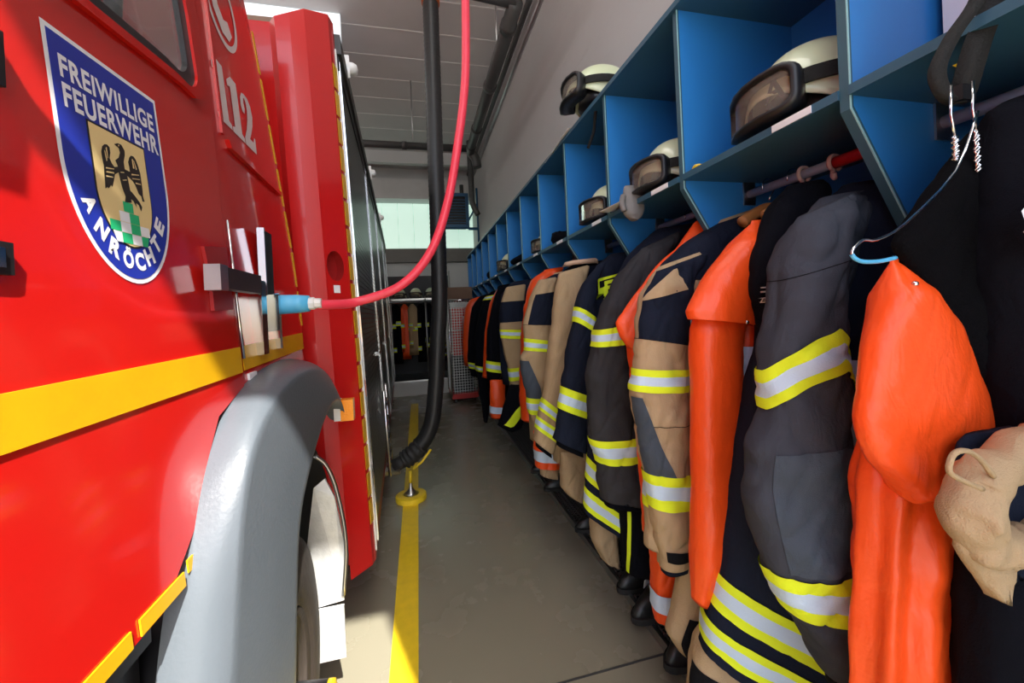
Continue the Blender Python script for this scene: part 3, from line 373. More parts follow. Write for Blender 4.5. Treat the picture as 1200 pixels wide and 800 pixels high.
# ------------------------------------------------------------ fire truck
def cx(z): return -.36-.075*(z-1.15)
def cabp(y, z, d=0): return Vector((cx(z)+d, y, z))
TR = empty('fire_truck', (-1.2, 2.5, 0), 'red fire truck with town crest on its door and grey wheel arch', 'truck')
def shell(name, outer, holes, m, parent, d=0, thick=.02, bevel=0):
    return bmo(name, fill_holes(outer, holes, lambda u, v, w_: cabp(u, v, d+w_), thick), m, parent)
def arc(cy, cz, ry, rz, a0, a1, n): return [(cy+ry*math.cos(R(a0+(a1-a0)*i/n)), cz+rz*math.sin(R(a0+(a1-a0)*i/n))) for i in range(n+1)]
wind = [(-.05, 1.535), (.80, 1.646)]+arc(.832, 1.69, .045, .045, -80, -5, 5)+[(.872, 1.80), (.84, 2.02)]+arc(.80, 2.03, .035, .035, 0, 80, 4)+[(-.05, 2.05)]
door_o = [(-.30, .835), (.60, .835), (.69, .90), (.737, .97), (.80, 1.04), (.915, 1.075), (.917, 1.40), (.935, 1.66), (.93, 1.85), (.90, 2.2), (-.3, 2.2)]
door = shell('door', door_o, [wind], 'red', TR)
bmo('window_rim', fill_holes([(p[0]*1+(.022 if p[0] > .3 else -.02), p[1]+(-.012 if p[1] < 1.7 else .012)) for p in wind], [wind], lambda u, v, w_: cabp(u, v, .008+w_), .012), 'red', door)
wi = [(-.04+(u+.05)*.965, 1.80+(v-1.80)*.90) for u, v in wind]
bmo('window_seal', fill_holes(wind, [wi], lambda u, v, w_: cabp(u, v, .003+w_), .012), 'black', door)
wg = [(-.045+(u+.05)*.975, 1.80+(v-1.80)*.92) for u, v in wind]
gm = mat('side window glass', (.8, .85, .85), .03); gm.node_tree.nodes['Principled BSDF'].inputs['Transmission Weight'].default_value = .92
bmo('window_pane', fill_holes(wg, [], lambda u, v, w_: cabp(u, v, -.004+w_), .004), gm, door)
quarter = [(.926, 1.075), (1.0, 1.095), (1.39, 1.12), (1.40, 1.41), (1.352, 1.70), (1.315, 1.89), (1.285, 2.0), (1.22, 2.2), (.91, 2.2), (.942, 1.85), (.945, 1.66), (.928, 1.40)]
qp = shell('quarter_panel', quarter, [], 'red', TR, d=-.004)
# cab rear wall, roof, interior
cb = bmesh.new()
rr = [(1.39, .85), (1.40, 1.41), (1.352, 1.70), (1.315, 1.89), (1.22, 2.2)]
a = [cb.verts.new(cabp(y-.002, z, -.012)) for y, z in rr]; b = [cb.verts.new((-2.3, y, z)) for y, z in rr]
for i in range(4): cb.faces.new((a[i], a[i+1], b[i+1], b[i]))
bmo('cab_rear_wall', cb, 'red2', TR)
box('cab_roof', (-2.3, cx(2.2), -.3, 1.24, 2.19, 2.24), 'red2', TR, bevel=.01)
box('cab_floor', (-2.3, -.46, -.3, 1.36, .98, 1.0), 'interior', TR)
box('cab_lining', (-1.5, -1.45, -.3, 1.36, 1.0, 2.18), 'interior', TR)
st = bmesh.new(); bx(st, -.88, -.5, .35, .82, 1.1, 1.25); bx(st, -.88, -.5, .70, .86, 1.2, 1.72); bx(st, -.80, -.58, .74, .86, 1.74, 1.96)
bmo('seat', st, 'seatgrey', TR, bevel=.03)
tub('seat_belt', [(-.46, .80, 2.05), (-.47, .78, 1.7), (-.50, .70, 1.35)], .012, 'black', TR)
sk = bmesh.new(); bx(sk, -.9, cx(1)-.03, -.3, .62, .35, .83); bmo('underside', sk, 'black', TR, bevel=.02)
box('door_sill', (-.40, -.352, -.3, .60, .80, .832), 'black', TR, bevel=.004)
# yellow side stripe in two lengths, with joints
def strip(name, pts, d, m, parent, th=.002):
    bm = bmesh.new(); prism(bm, [cabp(y, z, d) for y, z in pts], (th, 0, 0)); return bmo(name, bm, m, parent)
strip('yellow_stripe', [(-.3, 1.090), (.912, 1.103), (.914, 1.155), (-.3, 1.141)], .0005, 'yellowtape', door)
strip('yellow_stripe', [(.932, 1.105), (1.372, 1.116), (1.380, 1.166), (.932, 1.156)], -.0035, 'yellowtape', qp)
for k in range(3):
    y0 = (.665, .57, .40)[k]; y1 = (.742, .655, .55)[k]
for (y0, y1, z0, z1) in ((.655, .690, .850, .868), (.555, .645, .838, .858), (.43, .54, .836, .856), (.30, .41, .836, .856)):
    strip('contour_mark', [(y0, z0), (y1, z0+.012 if y1 > .7 else z0), (y1, z1+.012 if y1 > .7 else z1), (y0, z1)], .0005, 'yellowtape', door)
for i in range(7):
    z = 1.19+i*.125; e = lambda zz: 1.398-max(0, zz-1.41)*.17
    strip('contour_mark', [(e(z)-.012, z), (e(z)-.001, z), (e(z+.11)-.001, z+.11), (e(z+.11)-.012, z+.11)], -.0035, 'yellowtape', qp)
# swage ledge under the digits
lb = bmesh.new(); prism(lb, [cabp(.99, 1.612, -.004), cabp(1.33, 1.60, -.004), cabp(1.33, 1.588, -.004), cabp(1.0, 1.597, -.004)], (.010, 0, 0)); bmo('swage_ledge', lb, 'red', qp, bevel=.003)
lb = bmesh.new(); prism(lb, [cabp(.975, 1.62, -.004), cabp(.987, 1.62, -.004), cabp(1.0, 2.1, -.004), cabp(.99, 2.1, -.004)], (.005, 0, 0)); bmo('swage_ledge', lb, 'red', qp, bevel=.002)
# digits 112 with slab serifs
D0, D1, Z0, Z1 = .975, 1.185, 1.655, 1.795
def dg(u, v): return cabp(D0+(D1-D0)*u, Z0+(Z1-Z0)*v, -.0025)
one = [(.0, .0), (1.0, .0), (1.0, .08), (.80, .12), (.80, 1.0), (.34, 1.0), (-.02, .86), (-.02, .76), (.22, .80), (.22, .12), (0, .08)]
two_o = [(0, 0), (1.02, 0), (1.06, .30), (.94, .30), (.84, .19), (.50, .19), (.72, .34), (.94, .52), (1.06, .72), (.98, .90), (.74, .99), (.46, 1.0), (.20, .97), (.02, .85), (-.02, .70), (.08, .60), (.26, .60), (.34, .70), (.28, .80), (.32, .90), (.42, .92), (.52, .86), (.56, .72), (.48, .54), (.28, .32), (.0, .12)]
for i, g in enumerate((one, one, two_o)):
    bmo('numeral', fill_holes([(i*.333+u*.315, v*1.0) for u, v in g], [], lambda u, v, w_: dg(u, v)+Vector((w_, 0, 0)), .0), 'grey_decal', qp)
ph = bmesh.new()   # telephone sign: ring and handset
cyc, czc, ry, rz = 1.07, 1.965, .083, .100
o_ = arc(cyc, czc, ry, rz, 0, 360, 40)[:-1]; i_ = arc(cyc, czc, ry*.84, rz*.86, 0, 360, 40)[:-1]
bmo('telephone_ring', fill_holes(o_, [i_], lambda u, v, w_: cabp(u, v, -.0025+w_), 0), 'grey_decal', qp)
hs = [(1.03, 2.03), (1.05, 2.04), (1.065, 2.015), (1.05, 1.995), (1.052, 1.955), (1.075, 1.935), (1.098, 1.945), (1.115, 1.92), (1.095, 1.895), (1.06, 1.895), (1.025, 1.93), (1.015, 1.985)]
bmo('telephone_handset', fill_holes(hs, [], lambda u, v, w_: cabp(u, v, -.0025+w_), 0), 'grey_decal', qp)
# crest on the door
SW, SY, ST, SH = .197, .538, 1.549, .286
def sp(u, v, d): return cabp(SY+SW*u, ST-SH*v+(.012*u if v < .5 else .012*u*(1-v)*2), d)
def shield(g):
    pts = [(g, g*.75), (1-g, g*.75)]+[(.5+(.5-g)*math.cos(R(a)), .50+(.5-g*.75)*math.sin(R(a))) for a in range(0, 181, 6)]
    return pts
def decal(name, pts, d, m, parent, holes=[]): return bmo(name, fill_holes(pts, holes, lambda u, v, w_: sp(u, v, d), 0), m, parent)
cr = decal('crest', shield(0), .0008, 'white_decal', door); cr['label'] = 'white edged blue town crest with lettering'
decal('crest_field', shield(.028), .0012, 'blue_decal', cr)
def tline(txt, u0, u1, v0, v1, sl=0):
    bmo('lettering', text_bm(txt, lambda a, b: sp(u0+(u1-u0)*a, v1+(v0-v1)*b+sl*a, .0017), bold=.03, sp_=1.09), 'white_decal', cr)
tline('FREIWILLIGE', .085, .93, .100, .195); tline('FEUERWEHR', .085, .95, .215, .315)
inn = lambda g: [(.24+g, .325+g*.7), (.76-g, .325+g*.7)]+[(.5+(.26-g)*math.cos(R(a)), .60+(.235-g*.7)*math.sin(R(a))) for a in range(0, 181, 8)]
decal('inner_border', inn(-.008), .0015, 'black_decal', cr); decal('inner_field', inn(.004), .0019, 'cream_decal', cr)
for i, ch in enumerate('ANRÖCHTE'):
    a = R(152-17.4*i); ca, sa = math.cos(a), math.sin(a); wdt = .098; hh = .112; top = 1.18 if ch == 'Ö' else 1
    cu_, cv_ = .5+.375*ca, .50+.40*sa
    def tf(p, q, ca=ca, sa=sa, cu_=cu_, cv_=cv_, top=top):
        x_ = (p-.5)*wdt; y_ = (q*top-.5)*hh
        # letter baseline outward (below), top towards the centre
        tx, ty = sa, -ca*.7
        return sp(cu_+x_*tx-y_*ca*.9, cv_+x_*ty*1.0-y_*sa*.75, .0017)
    bmo('lettering', text_bm(ch, tf, bold=.05), 'white_decal', cr)
def E(pts, d=.0022, m='black_decal', nm='eagle_feathers'): return decal(nm, pts, d, m, cr)
# eagle: body with head and beak, two raised wings, tail, legs
def EW(pts, d, m, nm): return bmo(nm, fill_holes(pts, [], lambda u, v, w_: cabp(u, v, d), 0), m, cr)
EW([(0.626, 1.447), (0.633, 1.451), (0.64, 1.452), (0.645, 1.446), (0.644, 1.439), (0.64, 1.429), (0.64, 1.42), (0.643, 1.413), (0.644, 1.403), (0.645, 1.392), (0.644, 1.383), (0.645, 1.375), (0.631, 1.371), (0.634, 1.38), (0.63, 1.391), (0.628, 1.401), (0.627, 1.41), (0.627, 1.419), (0.624, 1.425), (0.631, 1.431), (0.635, 1.439), (0.634, 1.445)], .0023, 'black_decal', 'eagle_body')
EW([(0.608, 1.439), (0.604, 1.435), (0.601, 1.427), (0.601, 1.419), (0.602, 1.41), (0.601, 1.4), (0.6, 1.39), (0.599, 1.38), (0.603, 1.383), (0.605, 1.382), (0.61, 1.388), (0.612, 1.386), (0.616, 1.395), (0.62, 1.405), (0.627, 1.41), (0.632, 1.417), (0.628, 1.418), (0.621, 1.415), (0.617, 1.418), (0.614, 1.424), (0.617, 1.432), (0.617, 1.439), (0.613, 1.441)], .0022, 'black_decal', 'eagle_wing')
EW([(0.657, 1.444), (0.653, 1.44), (0.649, 1.432), (0.65, 1.426), (0.65, 1.419), (0.645, 1.419), (0.64, 1.419), (0.638, 1.413), (0.646, 1.41), (0.653, 1.407), (0.657, 1.403), (0.66, 1.397), (0.662, 1.392), (0.667, 1.39), (0.668, 1.383), (0.673, 1.384), (0.671, 1.391), (0.672, 1.403), (0.672, 1.414), (0.672, 1.424), (0.669, 1.435), (0.666, 1.442), (0.662, 1.445)], .0022, 'black_decal', 'eagle_wing')
EW([(0.642, 1.393), (0.649, 1.39), (0.656, 1.385), (0.662, 1.38), (0.666, 1.374), (0.662, 1.367), (0.659, 1.375), (0.654, 1.377), (0.654, 1.37), (0.649, 1.378), (0.644, 1.38), (0.642, 1.384)], .0021, 'black_decal', 'eagle_tail')
for q_ in [[(0.609, 1.435), (0.611, 1.437), (0.611, 1.423), (0.61, 1.422)], [(0.606, 1.431), (0.607, 1.431), (0.609, 1.419), (0.607, 1.417)], [(0.605, 1.409), (0.619, 1.412), (0.619, 1.411), (0.604, 1.407)], [(0.605, 1.404), (0.618, 1.407), (0.618, 1.405), (0.604, 1.402)], [(0.603, 1.398), (0.615, 1.4), (0.615, 1.399), (0.603, 1.396)], [(0.657, 1.439), (0.659, 1.44), (0.66, 1.427), (0.657, 1.426)], [(0.66, 1.438), (0.661, 1.439), (0.665, 1.428), (0.663, 1.426)], [(0.652, 1.417), (0.668, 1.421), (0.668, 1.42), (0.652, 1.415)], [(0.652, 1.411), (0.669, 1.415), (0.668, 1.414), (0.653, 1.41)], [(0.658, 1.407), (0.669, 1.408), (0.669, 1.407), (0.658, 1.405)], [(0.63, 1.412), (0.637, 1.414), (0.638, 1.413), (0.631, 1.411)], [(0.632, 1.402), (0.64, 1.405), (0.641, 1.404), (0.633, 1.401)], [(0.633, 1.449), (0.635, 1.45), (0.635, 1.448), (0.633, 1.447)]]: EW(q_, .0026, 'cream_decal', 'feather_line')
for r_, n_ in enumerate((1, 2, 4, 4)):
    for k in range(n_):
        w_ = .095; u0 = .5-n_*w_/2+k*w_+(.0 if r_ < 3 else .0); v0 = .632+r_*.048
        ins = .016 if r_ == 3 and k in (0, 3) else 0
        E([(u0+(ins if k == 0 else 0), v0), (u0+w_-(ins if k == 3 else 0), v0), (u0+w_-(ins*2.6 if k == 3 else 0), v0+.046), (u0+(ins*2.6 if k == 0 else 0), v0+.046)], .0023, 'green_decal' if (r_+k) % 2 == 0 else 'white_decal', 'hill_block')
# door handle with red recess
hb = bmesh.new(); rp = [(.815, 1.345), (.905, 1.358), (.90, 1.29), (.90, 1.232), (.82, 1.228), (.825, 1.28)]
prism(hb, [cabp(y, z, .0006) for y, z in rp], (.006, 0, 0)); bmo('handle_recess', hb, 'reddark', door, bevel=.003)
dh = box('door_handle', (cx(1.3)+.012, cx(1.3)+.034, .80, .985, 1.268, 1.308), 'black', door, bevel=.004)
box('handle_tip', (cx(1.3)+.010, cx(1.3)+.036, .793, .822, 1.264, 1.310), 'steel', dh, bevel=.004)
# socket panel, chrome bars and hinge
sk = box('socket_plate', (cx(1.3)-.001, cx(1.3)+.005, 1.075, 1.155, 1.135, 1.435), 'glass', qp, bevel=.003)
for y0, y1, z0, z1, d in ((1.070, 1.076, 1.27, 1.435, .012), (1.005, 1.030, 1.130, 1.30, .022), (1.036, 1.048, 1.130, 1.30, .018), (1.130, 1.146, 1.135, 1.275, .018)):
    box('chrome_bar', (cx(1.25)-.004, cx(1.25)+d, y0, y1, z0, z1), 'chrome', sk, bevel=.003)
tub('chrome_trim', [cabp(.925, 1.13, .002), cabp(.935, 1.42, .002)], .003, 'chrome', qp)
box('small_sticker', (cx(1.09)-.004, cx(1.09)+.0005, .945, .985, 1.082, 1.096), 'paper', qp)
# side marker and mirror arm at left edge
ml = box('side_marker', (-.378, -.362, .40, .462, 1.256, 1.286), 'black', door, bevel=.008); box('marker_lens', (-.363, -.360, .41, .452, 1.262, 1.280), 'chrome', ml, bevel=.002)
box('grab_bracket', (-.40, -.372, .40, .476, 1.437, 1.49), 'black', door, bevel=.012)
tub('mirror_arm', [(-.43, -.22, 2.20), (-.19, -.14, 2.22), (-.19, .22, 1.975), (-.33, .25, 1.72)], .009, 'black', TR, 10)
box('mirror', (-.345, -.31, .20, .29, 1.60, 1.74), 'black', TR, bevel=.012)
# grey wheel arch
ST_ = [((-.35, .56, .45), (-.285, .58, .40), (-.262, .78, .22)),
 ((-.36, .595, .66), (-.285, .62, .60), (-.262, .82, .42)),
 ((-.36, .635, .80), (-.285, .655, .715), (-.260, .845, .56)),
 ((-.36, .665, .87), (-.285, .676, .80), (-.260, .872, .69)),
 ((-.36, .690, .905), (-.285, .690, .865), (-.260, .895, .765)),
 ((-.36, .737, .971), (-.285, .72, .945), (-.260, .93, .815)),
 ((-.36, .815, 1.045), (-.285, .774, 1.015), (-.260, 1.0, .86)),
 ((-.36, .96, 1.09), (-.285, .93, 1.068), (-.258, 1.10, .92)),
 ((-.36, 1.12, 1.105), (-.283, 1.10, 1.08), (-.256, 1.20, .955)),
 ((-.36, 1.28, 1.10), (-.28, 1.27, 1.062), (-.254, 1.29, .965)),
 ((-.36, 1.38, 1.05), (-.278, 1.385, 1.0), (-.252, 1.37, .94)),
 ((-.36, 1.42, .95), (-.278, 1.43, .91), (-.252, 1.415, .87))]
fb = bmesh.new(); G_ = []
for A, B, Cc in ST_:
    A, B, Cc = Vector(A), Vector(B), Vector(Cc); row = []
    for k in range(5): row.append(A.lerp(B, k/4)+Vector((.012, -.006, .006))*math.sin(PI*k/4))
    for k in range(1, 5): row.append(B.lerp(Cc, k/4)+Vector((.003, 0, 0))*math.sin(PI*k/4))
    row.append(Cc+Vector((-.006, .012, -.006))); row.append(Cc+Vector((-.06, .02, -.012))); G_.append([fb.verts.new(p) for p in row])
for a, b in zip(G_, G_[1:]):
    for k in range(len(a)-1): fb.faces.new((a[k], a[k+1], b[k+1], b[k]))
cl_ = fb.edges.layers.float.new('crease_edge')
for g_ in (4, 8):
    for a, b in zip(G_, G_[1:]):
        e_ = fb.edges.get((a[g_], b[g_]))
        if e_: e_[cl_] = .75 if g_ == 4 else .6
fo = bmo('wheel_arch', fb, 'fender', TR, smooth=True)
md = fo.modifiers.new('sub', 'SUBSURF'); md.levels = 2; md.render_levels = 2
# inner liner
lb = bmesh.new(); pts = arc(1.0, .40, .47, .52, 200, -20, 20)
a = [lb.verts.new((-.315, y, z)) for y, z in pts]; b = [lb.verts.new((-.75, y, z)) for y, z in pts]
for i in range(len(pts)-1): lb.faces.new((a[i], a[i+1], b[i+1], b[i]))
bmo('arch_liner', lb, 'black', TR, smooth=True)
# wheel, steered slightly
wh = Matrix.Translation((-.300, .93, .355)) @ Matrix.Rotation(R(3), 4, 'Z') @ Matrix.Rotation(R(90), 4, 'Y')
tb = bmesh.new(); lathe(tb, [(.19, -.02), (.205, .0), (.25, .004), (.30, .0), (.345, -.012), (.362, -.03), (.372, -.05), (.375, -.2), (.36, -.22), (.19, -.22)], wh, 56)
tyre = bmo('tyre', tb, 'tyre', TR, smooth=True)
tr_ = bmesh.new()
for k in range(44):
    m_ = wh @ Matrix.Rotation(2*PI*k/44, 4, 'Z')
    bx(tr_, .366, .385, -.012, .012, -.20, -.042, f=lambda c: m_ @ c)
t_ = bmo('tread', tr_, 'tyre', tyre); 
wb = bmesh.new(); lathe(wb, [(.0, -.07), (.10, -.07), (.15, -.05), (.17, -.015), (.195, -.004), (.205, -.01)], wh, 40); wheelrim = bmo('wheel_rim', wb, 'tyre', TR, smooth=True)
hb = bmesh.new(); lathe(hb, [(.0, .075), (.042, .075), (.050, .065), (.06, .0), (.065, -.06)], wh, 28); bmo('hub', hb, 'black', wheelrim, smooth=True)
hb = bmesh.new(); lathe(hb, [(.036, .075), (.036, .081), (.048, .081), (.050, .068)], wh, 28); bmo('hub_ring', hb, 'yellowpaint', wheelrim, smooth=True)
# mud guard plates behind the wheel
fb = bmesh.new(); prism(fb, [(-.365, 1.30, .33), (-.262, 1.30, .34), (-.255, 1.30, .52), (-.275, 1.30, .66), (-.30, 1.30, .72), (-.33, 1.29, .70), (-.36, 1.29, .5)], (0, .008, 0)); mg = bmo('mud_guard', fb, 'alu', TR)
box('mud_flap', (-.38, -.262, 1.292, 1.30, .17, .33), 'alu', TR)
tub('guard_edge', [(-.262, 1.295, .36), (-.248, 1.295, .52), (-.265, 1.295, .67), (-.29, 1.29, .76), (-.32, 1.28, .80)], .006, 'steel', mg, n=4)
bm = bmesh.new(); bx(bm, -.268, -.225, 1.40, 1.435, .865, .935); am = bmo('side_indicator', bm, 'amber', TR, bevel=.012); box('indicator_base', (-.285, -.265, 1.395, 1.44, .868, .935), 'white_plastic', am, bevel=.003)
# rear body: leaning, slightly turned box
def bp(x, y, z): return Vector((x-.031*(z-1.1)-.04*max(0, y-1.6), y, z))
Zb, Zt = .27, 2.30
fold = [(-.2265, 1.62), (-.2365, 1.575), (-.303, 1.505), (-.348, 1.49), (-.395, 1.488), (-.42, 1.52), (-2.3, 1.53)]
bd = bmesh.new(); ZT = (2.34, 2.34, 2.30, 2.27, 2.25, 2.25, 2.25)
cols = [(bd.verts.new(bp(x, y, .40 if x < -.3 else Zb)), bd.verts.new(bp(x, y, ZT[i_]))) for i_, (x, y) in enumerate(fold)]
for i in range(len(cols)-1):
    if i == 1: continue
    bd.faces.new((cols[i][0], cols[i+1][0], cols[i+1][1], cols[i][1]))
body = bmo('body_corner', bd, 'red2', TR)
tc_ = bmesh.new(); f_ = [tc_.verts.new(bp(x, y, ZT[i_])) for i_, (x, y) in enumerate(fold)]; v0_ = tc_.verts.new(bp(-2.3, 1.62, 2.25)); [tc_.faces.new((f_[0], f_[i_], f_[i_+1])) for i_ in range(1, 6)]; tc_.faces.new((f_[0], f_[6], v0_)); bmo('corner_cap', tc_, 'box', TR)
# facet with the round recess
p0, p1 = fold[1], fold[2]
def fpt(u, v, w_): q = bp(p0[0]+(p1[0]-p0[0])*u, p0[1]+(p1[1]-p0[1])*u, v); return q+Vector((-.5, .5, 0))*w_
hc = [(.56+.36*math.cos(R(a)), 1.398+.055*math.sin(R(a))) for a in range(0, 360, 12)]
bmo('recess_panel', fill_holes([(0, Zb), (1, Zb), (1, 2.30), (0, 2.34)], [hc], lambda u, v, w_: fpt(u, v, 0)), 'red2', body)
rc = bmesh.new(); a = [rc.verts.new(fpt(u, v, 0)) for u, v in hc]; b = [rc.verts.new(fpt(u, v, .06)) for u, v in hc]
for i in range(len(a)): rc.faces.new((a[i], a[(i+1) % len(a)], b[(i+1) % len(a)], b[i]))
rc.faces.new(b); bmo('round_recess', rc, 'reddark', body)
bmo('sticker', fill_holes([(.45, 1.300), (.72, 1.300), (.72, 1.328), (.45, 1.328)], [], lambda u, v, w_: fpt(u, v, -.002)), 'paper', body)
# yellow contour dashes along the corner
n_ = 17
for i in range(n_):
    z0 = .42+i*(2.18-.42)/n_; z1 = z0+.089; q = []
    for u, z in ((.15, z0), (.95, z0), (.95, z1), (.15, z1)):
        x = fold[1][0]+(fold[0][0]-fold[1][0])*u; y = fold[1][1]+(fold[0][1]-fold[1][1])*u; q.append(bp(x, y, z)+Vector((.001, -.0005, 0)))
    bm = bmesh.new(); prism(bm, q, (.002, -.001, 0)); bmo('contour_mark', bm, 'yellowtape', body)
# long side, roof, shutters
YE = 6.12
sd_ = bmesh.new(); bx(sd_, -2.3, -.2285, 1.60, YE, Zb, Zt, f=lambda c: bp(*c)); 
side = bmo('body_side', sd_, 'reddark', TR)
box('corner_bead', (-.2275, -.222, 1.615, 1.628, .30, 2.24), 'white_plastic', side, f=lambda c: bp(*c))
bays = [(1.63, 2.78), (2.84, 3.78), (3.86, 5.15), (5.25, 6.06)]
for y0, y1 in bays:
    z = .36; bm = bmesh.new()
    while z < 2.16: bx(bm, -.226, -.2215, y0+.02, y1-.02, z, z+.019, f=lambda c: bp(*c)); z += .0235
    rs = bmo('roller_shutter', bm, 'shutter', TR); rs['kind'] = 'stuff'
    for ya in (y0, y1-.022): box('guide_rail', (-.228, -.214, ya, ya+.022, .33, 2.2), 'chrome', TR, f=lambda c: bp(*c))
    box('bar_handle', (-.222, -.205, y1-.30, y1-.12, .98, 1.0), 'chrome', TR, f=lambda c: bp(*c))
    box('shutter_box', (-.228, -.216, y0, y1, 2.165, 2.225), 'black', TR, f=lambda c: bp(*c))
box('gutter_rail', (-.235, -.205, 1.62, YE, 2.225, 2.30), 'pipe', TR, f=lambda c: bp(*c))
box('brown_rail', (-.30, -.225, 2.1, 3.4, 2.30, 2.325), 'box', TR, f=lambda c: bp(*c))
for yy in (1.88, 3.2, 4.6):
    bm = bmesh.new(); lathe(bm, [(0, .0), (.022, .0), (.028, .01), (.028, .03), (.02, .045), (0, .05)], Matrix.Translation(bp(-.212, yy, 2.325)) @ Matrix.Rotation(R(90), 4, 'Y'), 20)
    l_ = bmo('side_lamp', bm, 'white_plastic', TR, smooth=True); box('lamp_bracket', (-.225, -.195, yy-.03, yy-.022, 2.27, 2.37), 'white_plastic', l_, f=lambda c: bp(*c))
st = bmesh.new()
for z in (.3, .42, .54, .66): tube(st, [bp(-.20, 2.5, z), bp(-.20, 2.78, z)], .012, 8)
for yy in (2.5, 2.78): tube(st, [bp(-.20, yy, .24), bp(-.20, yy, .76)], .010, 8)
bmo('step_ladder', st, 'chrome', TR, smooth=True)
tub('exhaust_stub', [(-.42, 2.66, .225), (-.16, 2.66, .225)], .04, 'steel', TR, 16)
# rear wheel of the truck
wh2 = Matrix.Translation((-.46, 4.6, .375)) @ Matrix.Rotation(R(90), 4, 'Y')
tb = bmesh.new(); lathe(tb, [(0, -.05), (.19, -.02), (.205, .0), (.30, .0), (.362, -.03), (.375, -.05), (.375, -.2), (.2, -.22)], wh2, 40); bmo('tyre', tb, 'tyre', TR, smooth=True)
# ------------------------------------------------------------ plug and pink hose
pl = empty('charging_cable', (-.36, 1.17, 1.25), 'pink cable hanging in a long curve down to the blue plug on the truck', 'cable')
pb_ = bmesh.new(); lathe(pb_, [(0, 0), (.030, 0), (.031, .01), (.026, .012), (.025, .055), (.022, .085), (.0, .086)], Matrix.Translation((-.372, 1.17, 1.25)) @ Matrix.Rotation(R(90), 4, 'Y'), 28)
bmo('plug', pb_, 'blue_plug', pl, smooth=True)['label'] = 'light blue plug'
pb_ = bmesh.new(); lathe(pb_, [(.0, .084), (.017, .084), (.017, .098), (.014, .10), (.013, .116), (.0, .117)], Matrix.Translation((-.372, 1.17, 1.25)) @ Matrix.Rotation(R(90), 4, 'Y'), 8)
bmo('cable_gland', pb_, 'white_plastic', pl)
tub('cable', [(-.27, 1.175, 1.247), (-.235, 1.20, 1.246), (-.172, 1.25, 1.254), (-.046, 1.25, 1.299), (.048, 1.25, 1.402), (.109, 1.25, 1.561), (.153, 1.25, 1.766), (.178, 1.25, 1.92), (.189, 1.25, 2.06), (.197, 1.25, 2.314), (.20, 1.25, 2.7), (.20, 1.25, 4.27)], .0135, 'pink', pl, 16, n=10)
# ------------------------------------------------------------ exhaust extraction hose
eh = empty('exhaust_hose', (.12, 2.65, .2), 'thick black exhaust hose hanging from the ceiling pipe and curving to the truck', 'hose')
path = catmull([(.178, 2.65, 3.33), (.172, 2.65, 2.9), (.162, 2.65, 2.3), (.155, 2.65, 1.8), (.143, 2.65, 1.3), (.119, 2.65, 1.03), (.094, 2.65, .75), (.062, 2.65, .53), (.02, 2.65, .42), (-.04, 2.65, .345)], 40)
tub('hose', path, .052, 'hose_black', eh, 24, rf=lambda t: 1+.02*math.sin(t*900))
tub('hose_clamp', [(-.02, 2.65, .358), (-.08, 2.652, .305), (-.13, 2.655, .272)], .056, 'rubber', eh, 24, n=8, rf=lambda t: 1.05+.08*math.sin(t*28))
tub('nozzle', [(-.12, 2.655, .275), (-.195, 2.66, .240)], .043, 'rubber', eh, 20)
tub('handle_bar', [(-.075, 2.61, .225), (-.02, 2.61, .262), (.04, 2.61, .335)], .008, 'yellowpaint', eh, 8)
tub('collar', [(.178, 2.65, 3.27), (.178, 2.65, 3.36)], .060, 'orangeclip', eh, 24)
# yellow stand under the nozzle
ys_ = empty('nozzle_stand', (-.10, 2.68, 0), 'yellow round-footed stand on the floor under the exhaust nozzle', 'stand')
bm = bmesh.new(); lathe(bm, [(0, .001), (.098, .001), (.10, .01), (.098, .032), (.085, .038), (.0, .038)], Matrix.Translation((-.10, 2.68, 0)), 36); bmo('foot', bm, 'yellowpaint', ys_, bevel=0)
bm = bmesh.new(); lathe(bm, [(.05, .038), (.03, .052), (.012, .075), (.009, .12), (.0, .12)], Matrix.Translation((-.10, 2.68, 0)), 20); bmo('socket_cone', bm, 'steel', ys_, smooth=True)
tub('post', [(-.10, 2.68, .11), (-.098, 2.68, .19)], .011, 'yellowpaint', ys_)
# ------------------------------------------------------------ pipes under the ceiling
pp = empty('ceiling_pipe', (.78, 3.9, 3.4), 'dark grey extraction pipe hung along the right wall with a branch across the aisle', 'pipe')
tub('pipe_run', [(.78, 2.7, 3.4), (.78, 5.2, 3.4)], .055, 'pipe', pp, 16)
tub('pipe_branch', [(-2.5, 5.25, 3.42), (.80, 5.25, 3.42)], .045, 'pipe', pp, 16)
tub('pipe_outlet', [(.78, 2.72, 3.4), (.178, 2.68, 3.42)], .028, 'pipe', pp, 16)
tub('pipe_elbow', [(.78, 5.1, 3.4), (.80, 5.3, 3.40), (.86, 5.32, 3.32), (.88, 5.32, 3.2)], .062, 'pipe', pp, 16, n=5)
for yy in (2.9, 3.7, 4.6): tub('pipe_joint', [(.78, yy, 3.4), (.78, yy+.07, 3.4)], .064, 'pipe', pp, 16)
for x_ in (.3, -.1): tub('pipe_joint', [(x_, 5.25, 3.42), (x_+.06, 5.25, 3.42)], .052, 'pipe', pp, 16)
tub('hanger_rod', [(.04, 5.25, 3.42), (.05, 5.25, 4.27)], .008, 'steel', pp)
tub('hanger_rod', [(.79, 3.4, 3.42), (.80, 3.4, 4.27)], .008, 'steel', pp)
tub('outlet_rod', [(.178, 2.66, 3.36), (.178, 2.66, 4.27)], .010, 'steel', pp)
vp = empty('riser_pipe', (1.1, 7.2, 3), 'dark vertical pipe in the far right corner above the blue heater', 'pipe')
tub('riser', [(1.02, 6.9, 4.25), (1.02, 6.9, 3.4), (1.03, 6.9, 3.15), (1.12, 6.9, 2.95)], .05, 'pipe', vp, 14, n=4)
